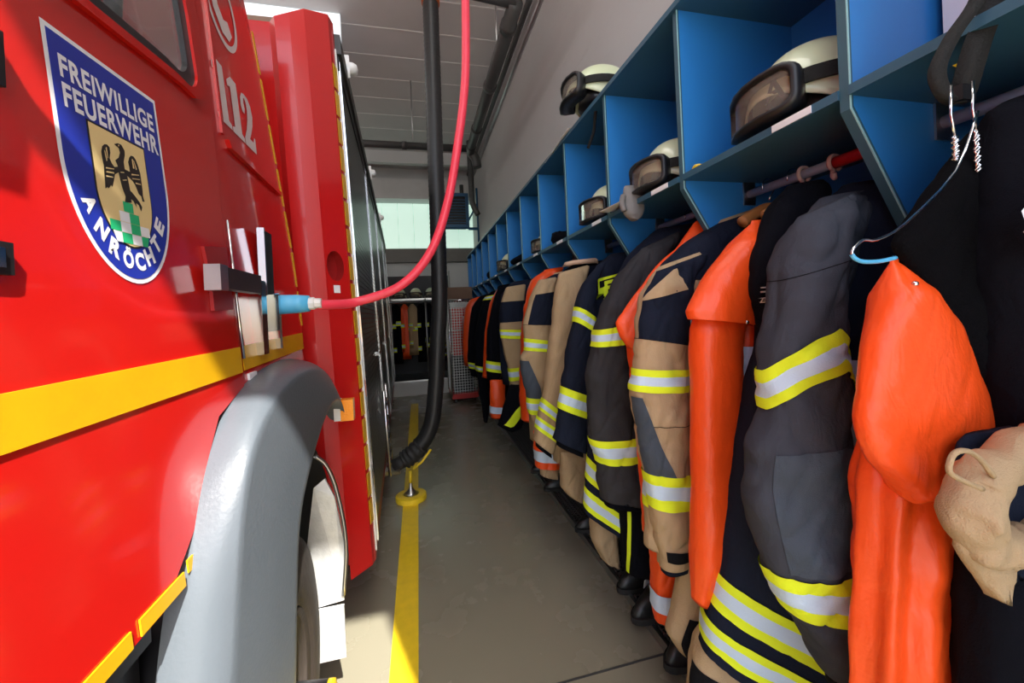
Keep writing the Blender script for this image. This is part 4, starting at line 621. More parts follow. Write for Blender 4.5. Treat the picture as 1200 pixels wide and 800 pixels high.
cd = empty('cable_duct', (1.2, 4, 4.1), 'thin grey cable duct following the top of the right wall', 'duct')
tub('duct_tube', [(1.21, 1.5, 4.0), (1.21, 8.3, 4.0)], .022, 'steel', cd)
tub('duct_tube', [(1.17, 1.5, 4.16), (1.17, 8.3, 4.16)], .030, 'pipe', cd)
# white translucent sectional door parked under the ceiling, beyond the cab
sdp = empty('sectional_door', (-2.5, 4.2, 3.7), 'bright white textured door panel high beyond the truck cab', 'door panel')
m_ = mat('glowing white door skin', (.85, .87, .9), .5, bump=.6, bscale=90); m_.node_tree.nodes['Principled BSDF'].inputs['Emission Color'].default_value = (.9, .95, 1, 1); m_.node_tree.nodes['Principled BSDF'].inputs['Emission Strength'].default_value = .55  # emission put into the skin, standing in for daylight through the panel
for k, (z0, z1) in enumerate(((3.70, 3.84), (3.85, 4.26))): bx_ = bmesh.new(); bx(bx_, -4.5, -.62, 4.2, 4.24, z0, z1); bmo('panel', bx_, m_, sdp, bevel=.004)
# ------------------------------------------------------------ blue heater at the back
he = empty('air_heater', (.86, 7.7, 2.9), 'dark louvred air heater in a blue frame, high in the far right corner', 'heater')
hz0, hz1, hx0, hx1, hy = 2.92, 3.50, .45, 1.02, 7.6
bm = bmesh.new(); bx(bm, hx0, hx1, hy, hy+.35, hz0, hz1); bmo('casing', bm, 'black', he, bevel=.01)
for b_ in ((hx0-.03, hx1+.03, hy-.03, hy+.01, hz0-.04, hz0+.02), (hx0-.03, hx1+.03, hy-.03, hy+.01, hz1-.02, hz1+.04), (hx0-.03, hx0+.03, hy-.03, hy+.01, hz0, hz1), (hx1-.03, hx1+.03, hy-.03, hy+.01, hz0, hz1)): box('frame_bar', b_, 'heater', he, bevel=.004)
for k in range(9): box('louvre', (hx0+.03, hx1-.03, hy-.02, hy+.0, hz0+.05+k*.055, hz0+.062+k*.055), 'heater', he)
for x0, z0, x1, z1 in ((1.03, 2.85, 1.23, 2.85), (1.03, 3.0, 1.22, 3.35), (1.22, 2.6, 1.22, 3.65), (.45, 2.87, 1.22, 2.87)): tub('bracket_bar', [(x0, hy, z0), (x1, hy, z1)], .018, 'heater', he, 6)
tub('flue', [(.95, 7.75, 3.5), (.95, 7.75, 3.75)], .04, 'pipe', he)
# ------------------------------------------------------------ back rack
rk = empty('back_rack', (0, 6.5, 0), 'metal coat rack on a pale plinth across the back of the aisle', 'rack')
box('plinth', (-2.6, .55, 6.2, 7.0, 0, .21), 'wall2', rk, bevel=.006)
box('deck_edge', (-2.6, .55, 6.17, 7.0, .21, .235), 'steel', rk)
box('shelf_board', (-2.6, .55, 6.35, 6.9, 1.46, 1.49), 'steel', rk)
box('backing', (-2.6, .55, 6.95, 6.98, .235, 1.9), 'interior', rk)
tub('rail', [(-2.6, 6.25, 1.43), (.5, 6.25, 1.43)], .012, 'chrome', rk)
for x_ in (-2.2, -1.3, -.4, .12, .5): tub('upright', [(x_, 6.27, .23), (x_, 6.27, 1.9 if x_ > .4 else 1.48)], .012, 'steel', rk, 8)
random.seed(4)
def simple_coat(x, y, z1, z0, w_, m, m2, label, bands):
    def rw(a, z, b): return [x-a, y, z, x+a, y, z, b]
    c = dict(name='fire_jacket', label=label, group='jackets on the back rack', parts=[dict(n='torso', mat=m, rows=[rw(w_*.3, z1, .03), rw(w_, z1-.08, .06), rw(w_*.95, (z1+z0)/2, .07), rw(w_*1.05, z0, .07)], seed=x*7, fold=.012, bands=[(a, b, 'y') for a, b in bands]),
       dict(n='sleeve', mat=m2, rows=[rw(w_*.25, z1-.06, .03), rw(w_*.35, z1-.3, .04), rw(w_*.33, z0+.12, .04)], seed=x*9, fold=.004, bands=[(1.0, 1.15, 'y'), (1.7, 1.85, 'y')])])
    for r in c['parts'][1]['rows']: r[1] -= .07; r[4] -= .07; r[0] -= w_*.5; r[3] -= w_*.5
    garment(c)
cl = [('black jacket with pale bands, leftmost in view on the back rack', 'navy', 'navy'), ('dark orange leather coat on the back rack', 'orange', 'orange'), ('tan jacket with two bands on the back rack', 'tan', 'tan'), ('black jacket right of the tan one on the back rack', 'navy', 'navy'),
      ('black jacket behind the hanging exhaust hose', 'navy', 'navy2'), ('black jacket right of the exhaust hose on the back rack', 'navy', 'navy'), ('black jacket beside the mesh trolley on the back rack', 'navy2', 'navy')]
for i, (lb_, m1, m2) in enumerate(cl): simple_coat(-.33+i*.125, 6.42+.04*(i % 2), 1.40, .48+.06*(i % 3), .075, m1, m2, lb_, [] if m1 == 'orange' or i % 4 == 3 else [(1.5+.37*(i*3 % 5), 1.68+.37*(i*3 % 5))])
# ------------------------------------------------------------ mesh trolley
tl = empty('mesh_trolley', (.58, 5.6, 0), 'tall wire mesh trolley with red base in front of the back rack', 'trolley')
X0, X1, Y0, Y1 = .40, .76, 5.35, 5.95
box('base', (X0, X1, Y0, Y1, .06, .13), 'redcrate', tl, bevel=.01)
fm = bmesh.new()
for x_ in (X0, X1):
    for y_ in (Y0, Y1): tube(fm, [(x_, y_, .1), (x_, y_, 1.40)], .012, 8)
for y_ in (Y0, Y1): tube(fm, [(X0, y_, 1.40), (X1, y_, 1.40)], .012, 8)
for x_ in (X0, X1): tube(fm, [(x_, Y0, 1.40), (x_, Y1, 1.40)], .012, 8)
bmo('frame', fm, 'chrome', tl, smooth=True)
wm = bmesh.new()
for i in range(1, 10): x_ = X0+(X1-X0)*i/10; bx(wm, x_-.002, x_+.002, Y0-.002, Y0+.002, .13, 1.4)
for i in range(1, 16): y_ = Y0+(Y1-Y0)*i/16; bx(wm, X0-.002, X0+.002, y_-.002, y_+.002, .13, 1.4)
for i in range(1, 34): z_ = .13+1.27*i/34; bx(wm, X0, X1, Y0-.002, Y0+.002, z_-.002, z_+.002); bx(wm, X0-.002, X0+.002, Y0, Y1, z_-.002, z_+.002)
wm_ = bmo('wire_mesh', wm, 'steel', tl); wm_['kind'] = 'stuff'
for s_, xx in enumerate((X0+.05, X1-.05)):
    for yy in (Y0+.06, Y1-.06):
        bm = bmesh.new(); lathe(bm, [(0, -.012), (.03, -.012), (.03, .012), (0, .012)], Matrix.Translation((xx, yy, .031)) @ Matrix.Rotation(R(90), 4, 'Y'), 16); bmo('castor', bm, 'black', tl)
for k, (z0, z1, m1, lb_) in enumerate(((.14, .62, 'black', 'black case low inside the mesh trolley'), (.64, .98, 'redcrate', 'dark red crate in the middle of the mesh trolley'), (1.0, 1.30, 'redcrate', 'red crate on top inside the mesh trolley'))):
    c_ = box('storage_crate', (X0+.05, X1-.05, Y0+.06, Y1-.08, z0, z1), m1, bevel=.012); tag(c_, lb_, 'crate')
pk = box('number_sheet', (X1-.16, X1-.06, Y0+.045, Y0+.052, .86, 1.18), 'paper'); tag(pk, 'white upright label sheet inside the mesh trolley', 'sheet')
bxo = box('storage_box', (.42, .78, 5.7, 6.1, 1.42, 1.60), 'box', bevel=.03); tag(bxo, 'brown bundle lying on top of the mesh trolley', 'bundle')
# ------------------------------------------------------------ helmets
def helmet(loc, rz, label, s=1.0, mark=False, goggles=True, strap=False, tilt=0):
    root = empty('fire_helmet', loc, label, 'helmet', 'helmets on the lockers'); 
    Mx = Matrix.Translation(loc) @ Matrix.Rotation(rz, 4, 'Z') @ Matrix.Rotation(tilt, 4, 'Y') @ Matrix.Scale(s, 4)
    bm = bmesh.new(); NU, NV = 40, 16; g = []
    for j in range(NV+1):
        v = j/NV; row = []
        for i in range(NU):
            ph = 2*PI*i/NU; c, s_ = math.cos(ph), math.sin(ph); front = max(0, c)
            zlow = .012+.060*front**1.5+(.008 if c < -.3 else 0)
            th = v*PI/2; rr_ = math.cos(th)**.75 if v < 1 else 0
            z = zlow+(.190-zlow)*math.sin(th)
            fl = 1+.05*(1-v)**6+(.10*max(0, -c)**2)*(1-v)**3
            row.append(bm.verts.new(Mx @ Vector((.138*rr_*c*fl, .112*rr_*s_*fl, z))))
        g.append(row)
    for a, b in zip(g, g[1:]):
        for k in range(NU): bm.faces.new((a[k], a[(k+1) % NU], b[(k+1) % NU], b[k]))
    bmesh.ops.remove_doubles(bm, verts=bm.verts[:], dist=1e-5); bmesh.ops.recalc_face_normals(bm, faces=bm.faces[:])
    sh = bmo('shell', bm, 'helmet', root, smooth=True); so = sh.modifiers.new('s', 'SOLIDIFY'); so.thickness = .004
    def ring(name, r0, r1, z0, z1, a0, a1, m, par, n=28, th=.006, zf=0):
        b2 = bmesh.new(); rows_ = []
        for i in range(n+1):
            a = R(a0+(a1-a0)*i/n); c, s_ = math.cos(a), math.sin(a); q = []
            dz = zf*max(0, c)
            for (k, z) in ((1, z0), (1, z1), (1+th/.12, z1), (1+th/.12, z0)): q.append(b2.verts.new(Mx @ Vector((r0*k*c, r1*k*s_, z+dz))))
            rows_.append(q)
        full = abs(a1-a0) >= 359
        for i in range(n):
            A, B = rows_[i], rows_[i+1]
            for k in range(4): b2.faces.new((A[k], A[(k+1) % 4], B[(k+1) % 4], B[k]))
        if not full: b2.faces.new(rows_[0]); b2.faces.new(rows_[-1][::-1])
        return bmo(name, b2, m, par, smooth=False)
    ring('brim_trim', .143, .115, .008, .016, 60, 300, 'black', root, zf=0)
    b2 = bmesh.new(); prof_ = []
    lathe(b2, [(.0, .10), (.095, .085), (.10, .02), (.09, .012)], Mx, 28); bmo('liner', b2, 'black', root, smooth=True)
    if goggles:
        # goggle frame: rounded frame swept around the front, with a hole for the lens
        def gp(u, v, d):
            a = u*R(41); r_ = 1+d/.12
            return Mx @ Vector((.146*r_*math.cos(a)+.010, .142*r_*math.sin(a), .046+v*.048+.016))
        def rrect(hu, hv, c_):
            o = []
            for (sx, sy, a0) in ((1, 1, 0), (-1, 1, 90), (-1, -1, 180), (1, -1, 270)):
                for k in range(5): a = R(a0+k*22.5); o.append((sx*(hu-c_)+c_*math.cos(a), sy*(hv-c_*1.6)+c_*1.6*math.sin(a)))
            return o
        def grid_frame(outer, inner, d0, d1):
            b3 = bmesh.new(); n = len(outer); L4 = []
            for lp, d in ((outer, d0), (outer, d1*.7+d0*.3), ([(u*.96, v*.93) for u, v in outer], d1), ([(u*1.03, v*1.06) for u, v in inner], d1), (inner, d1*.8), (inner, d0)): L4.append([b3.verts.new(gp(u, v, d)) for u, v in lp])
            for A, B in zip(L4, L4[1:]+[L4[0]]):
                for k in range(n): b3.faces.new((A[k], A[(k+1) % n], B[(k+1) % n], B[k]))
            return b3
        sub = lambda lp: [((lp[i][0]*(1-t)+lp[(i+1) % len(lp)][0]*t), (lp[i][1]*(1-t)+lp[(i+1) % len(lp)][1]*t)) for i in range(len(lp)) for t in (0, .25, .5, .75)]
        fr_ = bmo('goggles', grid_frame(sub(rrect(1, 1, .3)), sub(rrect(.86, .74, .26)), -.028, .020), 'black', root, smooth=True)
        b3 = bmesh.new(); Nn = 14; gg = [[b3.verts.new(gp(-.82+1.64*i/Nn, v, .012)) for i in range(Nn+1)] for v in (-.68, .68)]
        for i in range(Nn): b3.faces.new((gg[0][i], gg[0][i+1], gg[1][i+1], gg[1][i]))
        gl = bmo('lens', b3, lensmat, fr_, smooth=True)
        ring('strap', .141, .119, .066, .094, 38, 322, 'strap', root, th=.006)
    if mark:
        b3 = text_bm('A', lambda a, b: Mx @ Vector((.1385*math.cos((a-.5)*.34+.30)+.004, .132*math.sin((a-.5)*.34+.30), .055+.045*b)), bold=.03); bmo('letter_mark', b3, 'black_decal', root)
    if strap:
        p_ = [Mx @ Vector(v) for v in ((.05, .09, .02), (.06, .085, -.05), (.05, .05, -.10), (.06, .02, -.16))]
        tub('chin_strap', p_, .007, 'strap', root, 6, n=6)
    return root
lensmat = mat('clear brown lens', (.86, .74, .62), .04); lensmat.node_tree.nodes['Principled BSDF'].inputs['Transmission Weight'].default_value = .85; lensmat.node_tree.nodes['Principled BSDF'].inputs['IOR'].default_value = 1.1
helmet((.965, .735, 1.59), R(168), 'pale yellow helmet with black goggles and a letter mark, largest one on the locker shelf', 1.10, mark=True)
helmet((.965, 1.24, 1.59), R(178), 'pale yellow helmet with black goggles, beside the grey glove', 1.08)
helmet((.96, 1.72, 1.59), R(188), 'helmet standing behind the curled paper sheet on the locker shelf', 1.05)
helmet((.90, 1.72, 2.125), R(176), 'pale helmet with goggles and dangling chin strap, alone on top of the lockers', 1.14, strap=True, tilt=R(-6))
helmet((.96, 2.62, 1.59), R(195), 'small dark-lensed helmet in a locker bay between two black bundles', .95)
helmet((.94, 3.72, 1.59), R(195), 'small looking pale helmet far along the locker shelf', 1.0)
helmet((1.0, 5.35, 1.59), R(200), 'tiny distant helmet near the end of the locker shelf', 1.0)
for i, (x_, lb_) in enumerate(((-.27, 'pale helmet at the left end of the back rack shelf'), (-.02, 'pale helmet left of the exhaust hose on the back rack shelf'), (.22, 'dark goggled helmet right of centre on the back rack shelf'))): helmet((x_, 6.5, 1.49), R(265), lb_, .9)
# ------------------------------------------------------------ papers, gloves and small things on shelves
def sheet(name, quad, label, curl=.0, n=10, m='paper'):
    A, B, Cc, D = [Vector(q) for q in quad]; bm = bmesh.new(); g = []
    for j in range(n+1):
        row = []
        for i in range(n+1):
            u, v = i/n, j/n; p = A*(1-u)*(1-v)+B*u*(1-v)+Cc*u*v+D*(1-u)*v; p.z += curl*(math.sin(PI*u*.9)**2*(1-v)); row.append(bm.verts.new(p))
        g.append(row)
    for a, b in zip(g, g[1:]):
        for k in range(n): bm.faces.new((a[k], a[k+1], b[k+1], b[k]))
    o = bmo(name, bm, m, smooth=True); so = o.modifiers.new('s', 'SOLIDIFY'); so.thickness = .0008; return tag(o, label, 'paper')
sheet('paper_sheet', [(.775, 1.30, 1.605), (.90, 1.30, 1.595), (.90, 1.52, 1.595), (.75, 1.50, 1.60)], 'curled white paper sheet sticking out of the locker shelf next to the grey glove', .02)
sheet('paper_sheet', [(.772, 1.84, 2.108), (.85, 1.84, 2.108), (.86, 2.22, 2.108), (.78, 2.24, 2.085)], 'white paper sheet on top of the lockers below the goggled helmet', .012)
sheet('paper_sheet', [(.79, 2.78, 2.108), (.86, 2.78, 2.14), (.86, 2.90, 2.14), (.79, 2.90, 2.108)], 'small white slip on top of the lockers further along', .01)
pn = box('notice_sheet', (1.02, 1.024, .30, .545, 1.60, 1.93), 'paper'); tag(pn, 'large white notice with faint print standing in the nearest locker', 'paper')
for k in range(3):
    for j in range(2): box('print_line', (1.0185, 1.0198, .43-.02*j-k*.035, .432-.02*j-k*.035, 1.70+.02*k, 1.90), 'alu', pn)
def glove(loc, label, m='leather_grey', s=1.0):
    root = empty('work_glove', loc, label, 'glove'); L_ = Vector(loc)
    cloth('palm', [[*(L_+Vector((-.035, 0, .06))), *(L_+Vector((.035, 0, .06))), .02], [*(L_+Vector((-.042, 0, .02))), *(L_+Vector((.042, 0, .02))), .022], [*(L_+Vector((-.045, 0, -.02))), *(L_+Vector((.04, 0, -.02))), .022], [*(L_+Vector((-.030, 0, -.045))), *(L_+Vector((.028, 0, -.045))), .016], [*(L_+Vector((-.010, 0, -.058))), *(L_+Vector((.010, 0, -.058))), .010]], root, ['tan_light'], nu=24, sub=5, wr=.003, p=2.0)
    root.children[0].data.materials[0] = M[m]
    tub('thumb', [L_+Vector((-.04, -.0, .03)), L_+Vector((-.055, -.015, .0)), L_+Vector((-.05, -.02, -.03))], .011, m, root, 8, n=4)
    return root
glove((.79, 1.30, 1.575), 'grey leather glove hanging over the locker shelf edge')
tg = bmesh.new(); lathe(tg, [(.012, 0), (.02, 0), (.022, .006), (.02, .012), (.012, .012)], Matrix.Translation((.83, 1.0, 1.592)) @ Matrix.Rotation(R(20), 4, 'Y'), 20); tag(bmo('tape_roll', tg, 'yellowpaint', smooth=False), 'small yellow ring on the locker shelf beside the divider', 'ring')
tg = bmesh.new(); lathe(tg, [(.014, 0), (.034, 0), (.038, .01), (.034, .024), (.014, .024)], Matrix.Translation((.90, .47, 1.592)) @ Matrix.Rotation(R(60), 4, 'X'), 24); tag(bmo('tape_roll', tg, 'yellowpaint', smooth=False), 'yellow roll leaning against the white notice in the nearest locker', 'roll')
# dark bags / hoods in far compartments
for i, (yy, w_, lb_) in enumerate(((2.25, .09, 'black hood bundle in the locker bay before the fifth helmet'), (3.3, .08, 'dark bundle on the shelf in the seventh locker bay'), (4.5, .09, 'dark bundle on the shelf near the far lockers'))):
    bm = bmesh.new(); bmesh.ops.create_icosphere(bm, subdivisions=3, radius=1, matrix=Matrix.Translation((.93, yy, 1.59+.05)) @ Matrix.Diagonal((.12, w_, .055, 1)))
    for v in bm.verts: v.co += Vector((noise.noise(v.co*18), noise.noise(v.co*18+Vector((5, 0, 0))), noise.noise(v.co*18+Vector((0, 7, 0)))))*.03; v.co.z = max(v.co.z, 1.591)
    o = bmo('cloth_bundle', bm, 'c_navy', smooth=True); tag(o, lb_, 'bundle')
# ------------------------------------------------------------ hangers, hooks, strap
def hook(loc, r=.022, m='chrome', nm='hook', par=None, rr=.0022):
    L_ = Vector(loc); pts = [L_+Vector((-r, 0, -.012))]+[L_+Vector((r*math.cos(R(a)), 0, r*math.sin(R(a)))) for a in range(180, -31, -15)]+[L_+Vector((r*.2, 0, -r*1.3)), L_+Vector((0, 0, -r*1.9))]
    return tub(nm, pts, rr, m, par, 6)
def wood_hanger(y, label, zc=1.535):
    root = empty('coat_hanger', (1.03, y, zc-.06), label, 'hanger'); hook((1.03, y, zc+.003), .022, 'chrome', 'hook', root)
    bm = bmesh.new(); tube(bm, catmull([(.93, y, zc-.105), (.98, y, zc-.078), (1.03, y, zc-.062), (1.08, y, zc-.078), (1.14, y, zc-.11)], 6), .017, 10); bmo('shoulder_bar', bm, 'wood', root, smooth=True); return root
wood_hanger(.955, 'wooden hanger nearest the divider, at the collar of the tan navy-shouldered jacket')
wood_hanger(.875, 'wooden hanger showing at the collar of the orange cape coat')
wood_hanger(1.30, 'wooden hanger carrying the dark grey jacket in the second bay')
wood_hanger(1.60, 'wooden hanger carrying the jacket with the letter patch')
for i, (yy, lb_) in enumerate(((.845, 'cream plastic hook nearest the wooden hangers on the rod'), (.765, 'single cream plastic hook at the start of the red rod sleeve'), (.670, 'left one of the paired cream plastic hooks on the red sleeve'), (.652, 'right one of the paired cream plastic hooks on the red sleeve'), (1.19, 'pinkish plastic hook on the rod of the second bay'), (1.66, 'pinkish plastic hook on the rod of the third bay'))):
    bm = bmesh.new(); pts = [Vector((1.03+.019*math.cos(R(a)), yy, 1.535+.019*math.sin(R(a)))) for a in range(-60, 241, 20)]; tube(bm, pts, .005, 8)
    tube(bm, [Vector((1.024, yy, 1.518)), Vector((1.02, yy-.002, 1.500)), Vector((1.012, yy-.012, 1.492)), Vector((1.005, yy-.016, 1.503))], .0055, 8); o = bmo('plastic_hook', bm, 'cream', smooth=True); tag(o, lb_, 'hook')
rs = tub('rod_sleeve', [(1.03, .585, 1.535), (1.03, .775, 1.535)], .0145, 'redrod', None, 14); tag(rs, 'red plastic sleeve on the clothes rod beside the near divider', 'sleeve')
# blue wire hanger
wh_ = empty('wire_hanger', (.76, .37, 1.43), 'bent blue wire hanger above the large orange leather coat', 'hanger')
tub('wire', [(0.752, 0.37, 1.443), (0.705, 0.37, 1.36), (0.609, 0.37, 1.289), (0.561, 0.37, 1.269), (0.539, 0.37, 1.269), (0.522, 0.37, 1.258), (0.519, 0.37, 1.251)], .0018, 'chrome', wh_, 6, n=3)
tub('coated_bar', [(0.519, 0.37, 1.251), (0.524, 0.37, 1.246), (0.537, 0.37, 1.242), (0.563, 0.37, 1.242), (0.591, 0.37, 1.246)], .0026, 'bluewire', wh_, 8, n=4)
def twist(x, y, z0, z1, lb_):
    root = empty('wire_hook', (x, y, z0), lb_, 'hook'); 
    for ph in (0, PI): tub('wire', [Vector((x+.003*math.cos(t*2.2+ph), y+.003*math.sin(t*2.2+ph), z0+(z1-z0)*t/14)) for t in range(15)], .0016, 'chrome', root, 6)
    tub('loop', [(x, y, z1), (x-.006, y, z1+.03), (x-.003, y, z1+.07)], .0018, 'chrome', root, 6)
twist(0.725, .38, 1.379, 1.411, 'twisted wire hook end above the blue wire hanger')
twist(0.778, .385, 1.367, 1.425, 'twisted wire hook right of the black strap')
# black strap over the shelf edge
def ribbon(name, pts, w_, m, parent=None, n=6):
    P_ = catmull(pts, n); bm = bmesh.new(); pv = None
    for p in P_:
        q = [bm.verts.new(p+Vector((-w_*.35, w_*.35, 0))), bm.verts.new(p+Vector((w_*.35, -w_*.35, 0)))]
        if pv: bm.faces.new((pv[0], pv[1], q[1], q[0]))
        pv = q
    o = bmo(name, bm, m, parent, smooth=True); so = o.modifiers.new('s', 'SOLIDIFY'); so.thickness = .003; return o
bs_ = empty('webbing_strap', (.85, .42, 1.5), 'black webbing strap looped down in front of the nearest locker shelf', 'strap')
ribbon('webbing', [(.83, .375, 1.72), (.82, .38, 1.62), (.80, .39, 1.56), (.795, .40, 1.515), (.80, .41, 1.49)], .03, 'strap', bs_)
ribbon('webbing', [(.80, .365, 1.72), (.79, .38, 1.62), (.765, .40, 1.565), (.75, .41, 1.52), (.765, .41, 1.487), (.79, .41, 1.48)], .02, 'strap', bs_)
box('buckle', (.780, .806, .398, .412, 1.478, 1.500), 'black', bs_, bevel=.003)
# ------------------------------------------------------------ rolled tan trousers at the right edge
tt = empty('turnout_trousers', (.72, .33, .6), 'rolled down tan trousers with a cord loop at the right edge', 'trousers')
ring_ = [(.815, .34, .993), (.775, .33, 1.000), (.729, .33, .995), (.674, .33, .983), (.640, .33, .960), (.630, .33, .931), (.648, .33, .900), (.699, .33, .882), (.779, .33, .875), (.85, .33, .875)]
rb_ = bmesh.new(); tube(rb_, catmull(ring_, 12), .026, 24, rf=lambda t: 1+.09*math.sin(t*15)+.05*math.sin(t*37))
for v in rb_.verts: v.co += Vector((1, 1, 1))*.007*noise.noise(v.co*45)
bmo('rolled_waist', rb_, 'c_tan', tt, smooth=True)
for k_ in (2.2, 3.1): tub('waist_seam', [Vector((.628+.03*k_+.020*math.sin(R(a)), .33-.0275*math.cos(R(a)), .985+.004*k_+.020*math.sin(R(a)))) for a in range(-70, 71, 14)], .0012, 'box', tt, 6)
tub('cord_loop', [(.635, .312, .985), (.612, .31, 1.008), (.580, .305, 1.024), (.556, .303, 1.024), (.548, .303, 1.008), (.565, .305, .996), (.612, .31, .975)], .003, 'c_tan', tt, 8, n=5)
cloth('hanging_flap', [[.612, .335, .93, .70, .335, .90, .012], [.616, .335, .893, .71, .335, .868, .014], [.645, .335, .851, .700, .335, .835, .012], [.672, .335, .820, .690, .335, .812, .008]], tt, ['tan'], seed=3, wr=.003)
cloth('lining', [[.69, .37, 1.0, .90, .37, 1.0, .012], [.68, .37, .95, .92, .37, .95, .015], [.685, .36, .87, .95, .36, .87, .015], [.70, .36, .82, .96, .36, .80, .015]], tt, ['navy2'], seed=8, wr=.003)
# chest patch, care label, press studs on garments
def dec(name, quad, m, parent):
    bm = bmesh.new(); prism(bm, [Vector(q) for q in quad], (0, -.002, 0)); return bmo(name, bm, m, parent)
byl = {o['label']: o for o in C.objects if o.get('label') and o.parent is None}
def find(s): return [o for l, o in byl.items() if s in l][0]
from mathutils.bvhtree import BVHTree
def stick(name, bm, m, root, part, off=-.004, axis=Vector((0, 1, 0))):
    """press a flat shape (built in front of a garment) onto the named part of that garment"""
    t = [c for c in root.children if c.name.split('.')[0] == part][0]
    base = Vector(root.location); tr = BVHTree.FromPolygons([v.co+base for v in t.data.vertices], [tuple(p.vertices) for p in t.data.polygons])
    bmesh.ops.subdivide_edges(bm, edges=[e for e in bm.edges if e.calc_length() > .02], cuts=2, use_grid_fill=True)
    for v in bm.verts:
        o = v.co-axis*.4; h = tr.ray_cast(o, axis)
        v.co = (h[0] if h[0] else v.co)+axis*off
    return bmo(name, bm, m, t)
def quad_bm(pts):
    bm = bmesh.new(); bm.faces.new([bm.verts.new(p) for p in pts]); return bm
stick('letter_patch', quad_bm([[0.748, 1.54, 1.226], [0.857, 1.54, 1.243], [0.854, 1.54, 1.347], [0.749, 1.54, 1.324]]), 'c_yellow', find('yellow bordered letter'), 'torso', off=-0.004)
stick('letter_patch', quad_bm([[0.756, 1.54, 1.236], [0.853, 1.54, 1.255], [0.849, 1.54, 1.336], [0.756, 1.54, 1.313]]), 'c_black', find('yellow bordered letter'), 'torso', off=-0.0055)
stick('lettering', text_bm('F', lambda u, v: Vector([0.777, 1.54, 1.25])*(1-u)*(1-v)+Vector([0.821, 1.54, 1.259])*u*(1-v)+Vector([0.82, 1.54, 1.322])*u*v+Vector([0.776, 1.54, 1.312])*(1-u)*v, bold=0.05), 'c_yellow', find('yellow bordered letter'), 'torso', off=-0.009)
stick('print_line', quad_bm([[0.744, 0.72, 1.227], [0.775, 0.72, 1.228], [0.775, 0.72, 1.231], [0.744, 0.72, 1.23]]), 'alu', find('small printed label'), 'torso', off=-0.0045)
stick('print_line', quad_bm([[0.744, 0.72, 1.217], [0.774, 0.72, 1.218], [0.774, 0.72, 1.222], [0.744, 0.72, 1.221]]), 'alu', find('small printed label'), 'torso', off=-0.0045)
stick('lettering', text_bm('CE', lambda u, v: Vector([0.747, 0.72, 1.194])*(1-u)*(1-v)+Vector([0.763, 0.72, 1.195])*u*(1-v)+Vector([0.764, 0.72, 1.207])*u*v+Vector([0.748, 0.72, 1.206])*(1-u)*v, bold=0), 'alu', find('small printed label'), 'torso', off=-0.0045)
stick('chest_patch', quad_bm([[0.72, 0.33, 1.294], [0.744, 0.33, 1.24], [0.786, 0.33, 1.251], [0.773, 0.33, 1.321], [0.744, 0.33, 1.313]]), 'paper', find('far right edge with a white patch'), 'torso', off=-0.01)
stick('front_strip', quad_bm([[0.826, 0.62, 0.832], [0.876, 0.62, 0.832], [0.882, 0.62, 1.067], [0.83, 0.62, 1.071]]), 'c_white', find('large charcoal fire jacket'), 'torso', off=-0.01)
stick('front_strip', quad_bm([[0.863, 0.62, 0.834], [0.886, 0.62, 0.834], [0.88, 0.62, 0.983], [0.864, 0.62, 0.985]]), 'c_yellow', find('large charcoal fire jacket'), 'torso', off=-0.012)
for lb_, part, x_, y_, z_, r_ in [('buttoned shoulder cape', 'cape', 0.75, 0.78, 1.151, 0.005), ('upright collar and press stud', 'cape', 0.758, 1.07, 1.343, 0.006), ('large orange leather', 'cape', 0.666, 0.4, 1.213, 0.004), ('large orange leather', 'body', 0.587, 0.42, 0.893, 0.006)]:
    rt = find(lb_); t_ = [c for c in rt.children if c.name.split('.')[0] == part][0]; base = Vector(rt.location)
    tr = BVHTree.FromPolygons([v.co+base for v in t_.data.vertices], [tuple(p.vertices) for p in t_.data.polygons])
    h = tr.ray_cast(Vector((x_, y_-.4, z_)), Vector((0, 1, 0))); 
    if h[0]:
        bm = bmesh.new(); lathe(bm, [(0, .004), (r_*.6, .0035), (r_, .001), (r_, -.002)], Matrix.Translation(h[0]) @ Matrix.Rotation(R(90), 4, 'X'), 14); bmo('press_stud', bm, 'chrome', t_, smooth=True)


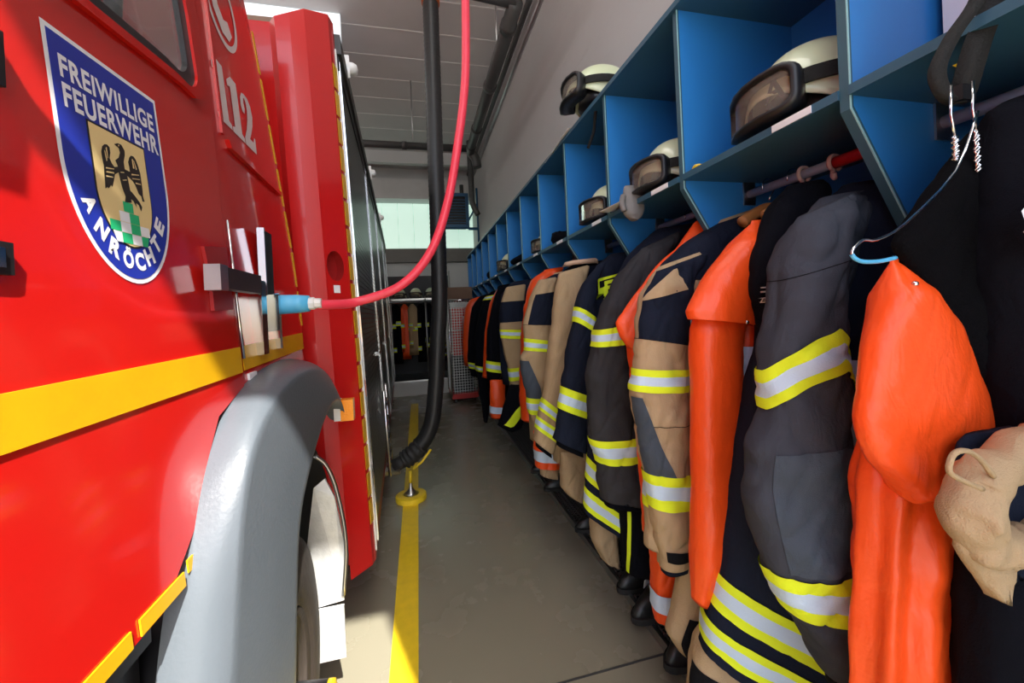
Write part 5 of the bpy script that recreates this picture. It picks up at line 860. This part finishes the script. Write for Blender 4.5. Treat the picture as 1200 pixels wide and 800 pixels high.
# ------------------------------------------------------------ boots
def boot(x, y, rz, label, s=1.0, tagw=False):
    root = empty('fire_boot', (x, y, .033), label, 'boot', 'boots on the grating'); Mx = Matrix.Translation((x, y, .033)) @ Matrix.Rotation(rz, 4, 'Z') @ Matrix.Scale(s, 4)
    rows_ = [(-.0, .045, .012, .010), (.0, .09, .05, .045), ]
    bm = bmesh.new(); sec = [(.002, .135, .048, .05), (.03, .135, .047, .05), (.055, .125, .043, .042), (.08, .095, .042, .015), (.11, .070, .043, -.012), (.16, .062, .046, -.022), (.22, .064, .050, -.024), (.27, .068, .055, -.024)]; g = []
    for z, a, b, c_ in sec: g.append([bm.verts.new(Mx @ Vector((c_+a*math.cos(2*PI*k/24), b*math.sin(2*PI*k/24)*(1-.15*math.cos(2*PI*k/24)), z))) for k in range(24)])
    for A, B in zip(g, g[1:]):
        for k in range(24): bm.faces.new((A[k], A[(k+1) % 24], B[(k+1) % 24], B[k]))
    bm.faces.new(g[0][::-1]); bmo('upper', bm, 'boot', root, smooth=True)
    bm = bmesh.new(); g = [[bm.verts.new(Mx @ Vector((.05+.142*math.cos(2*PI*k/24), .053*math.sin(2*PI*k/24), z))) for k in range(24)] for z in (0, .022)]
    for k in range(24): bm.faces.new((g[0][k], g[0][(k+1) % 24], g[1][(k+1) % 24], g[1][k]))
    bm.faces.new(g[0][::-1]); bm.faces.new(g[1]); bmo('sole', bm, 'rubber', root)
    tub('pull_loop', [Mx @ Vector(v) for v in ((-.085, -.01, .24), (-.095, 0, .29), (-.085, .01, .24))], .004*s, 'strap', root, 6, n=3)
    if tagw: 
        bm = bmesh.new(); prism(bm, [Mx @ Vector(v) for v in ((.02, -.052, .10), (.07, -.052, .085), (.075, -.055, .055), (.03, -.055, .07))], (0, -.003, 0)); bmo('white_tag', bm, 'paper', root)
boot(.90, 1.36, R(195), 'black boot with a small white tag on the grating under the grey jacket', 1.0, True)
boot(.92, 1.50, R(190), 'black boot just beyond the tagged boot on the grating', .95)
boot(.90, 1.16, R(195), 'black boot below the orange trouser leg with the white band', 1.0)
boot(.95, 1.72, R(190), 'black boot under the slanting tan trouser leg', .95)
boot(.93, 1.95, R(185), 'black boot under the tan legs of the third bay', .95)
boot(.92, 2.45, R(185), 'black boot far along the grating beneath the black trouser leg', .95)
boot(.92, 2.75, R(185), 'black boot farthest along the grating', .95)
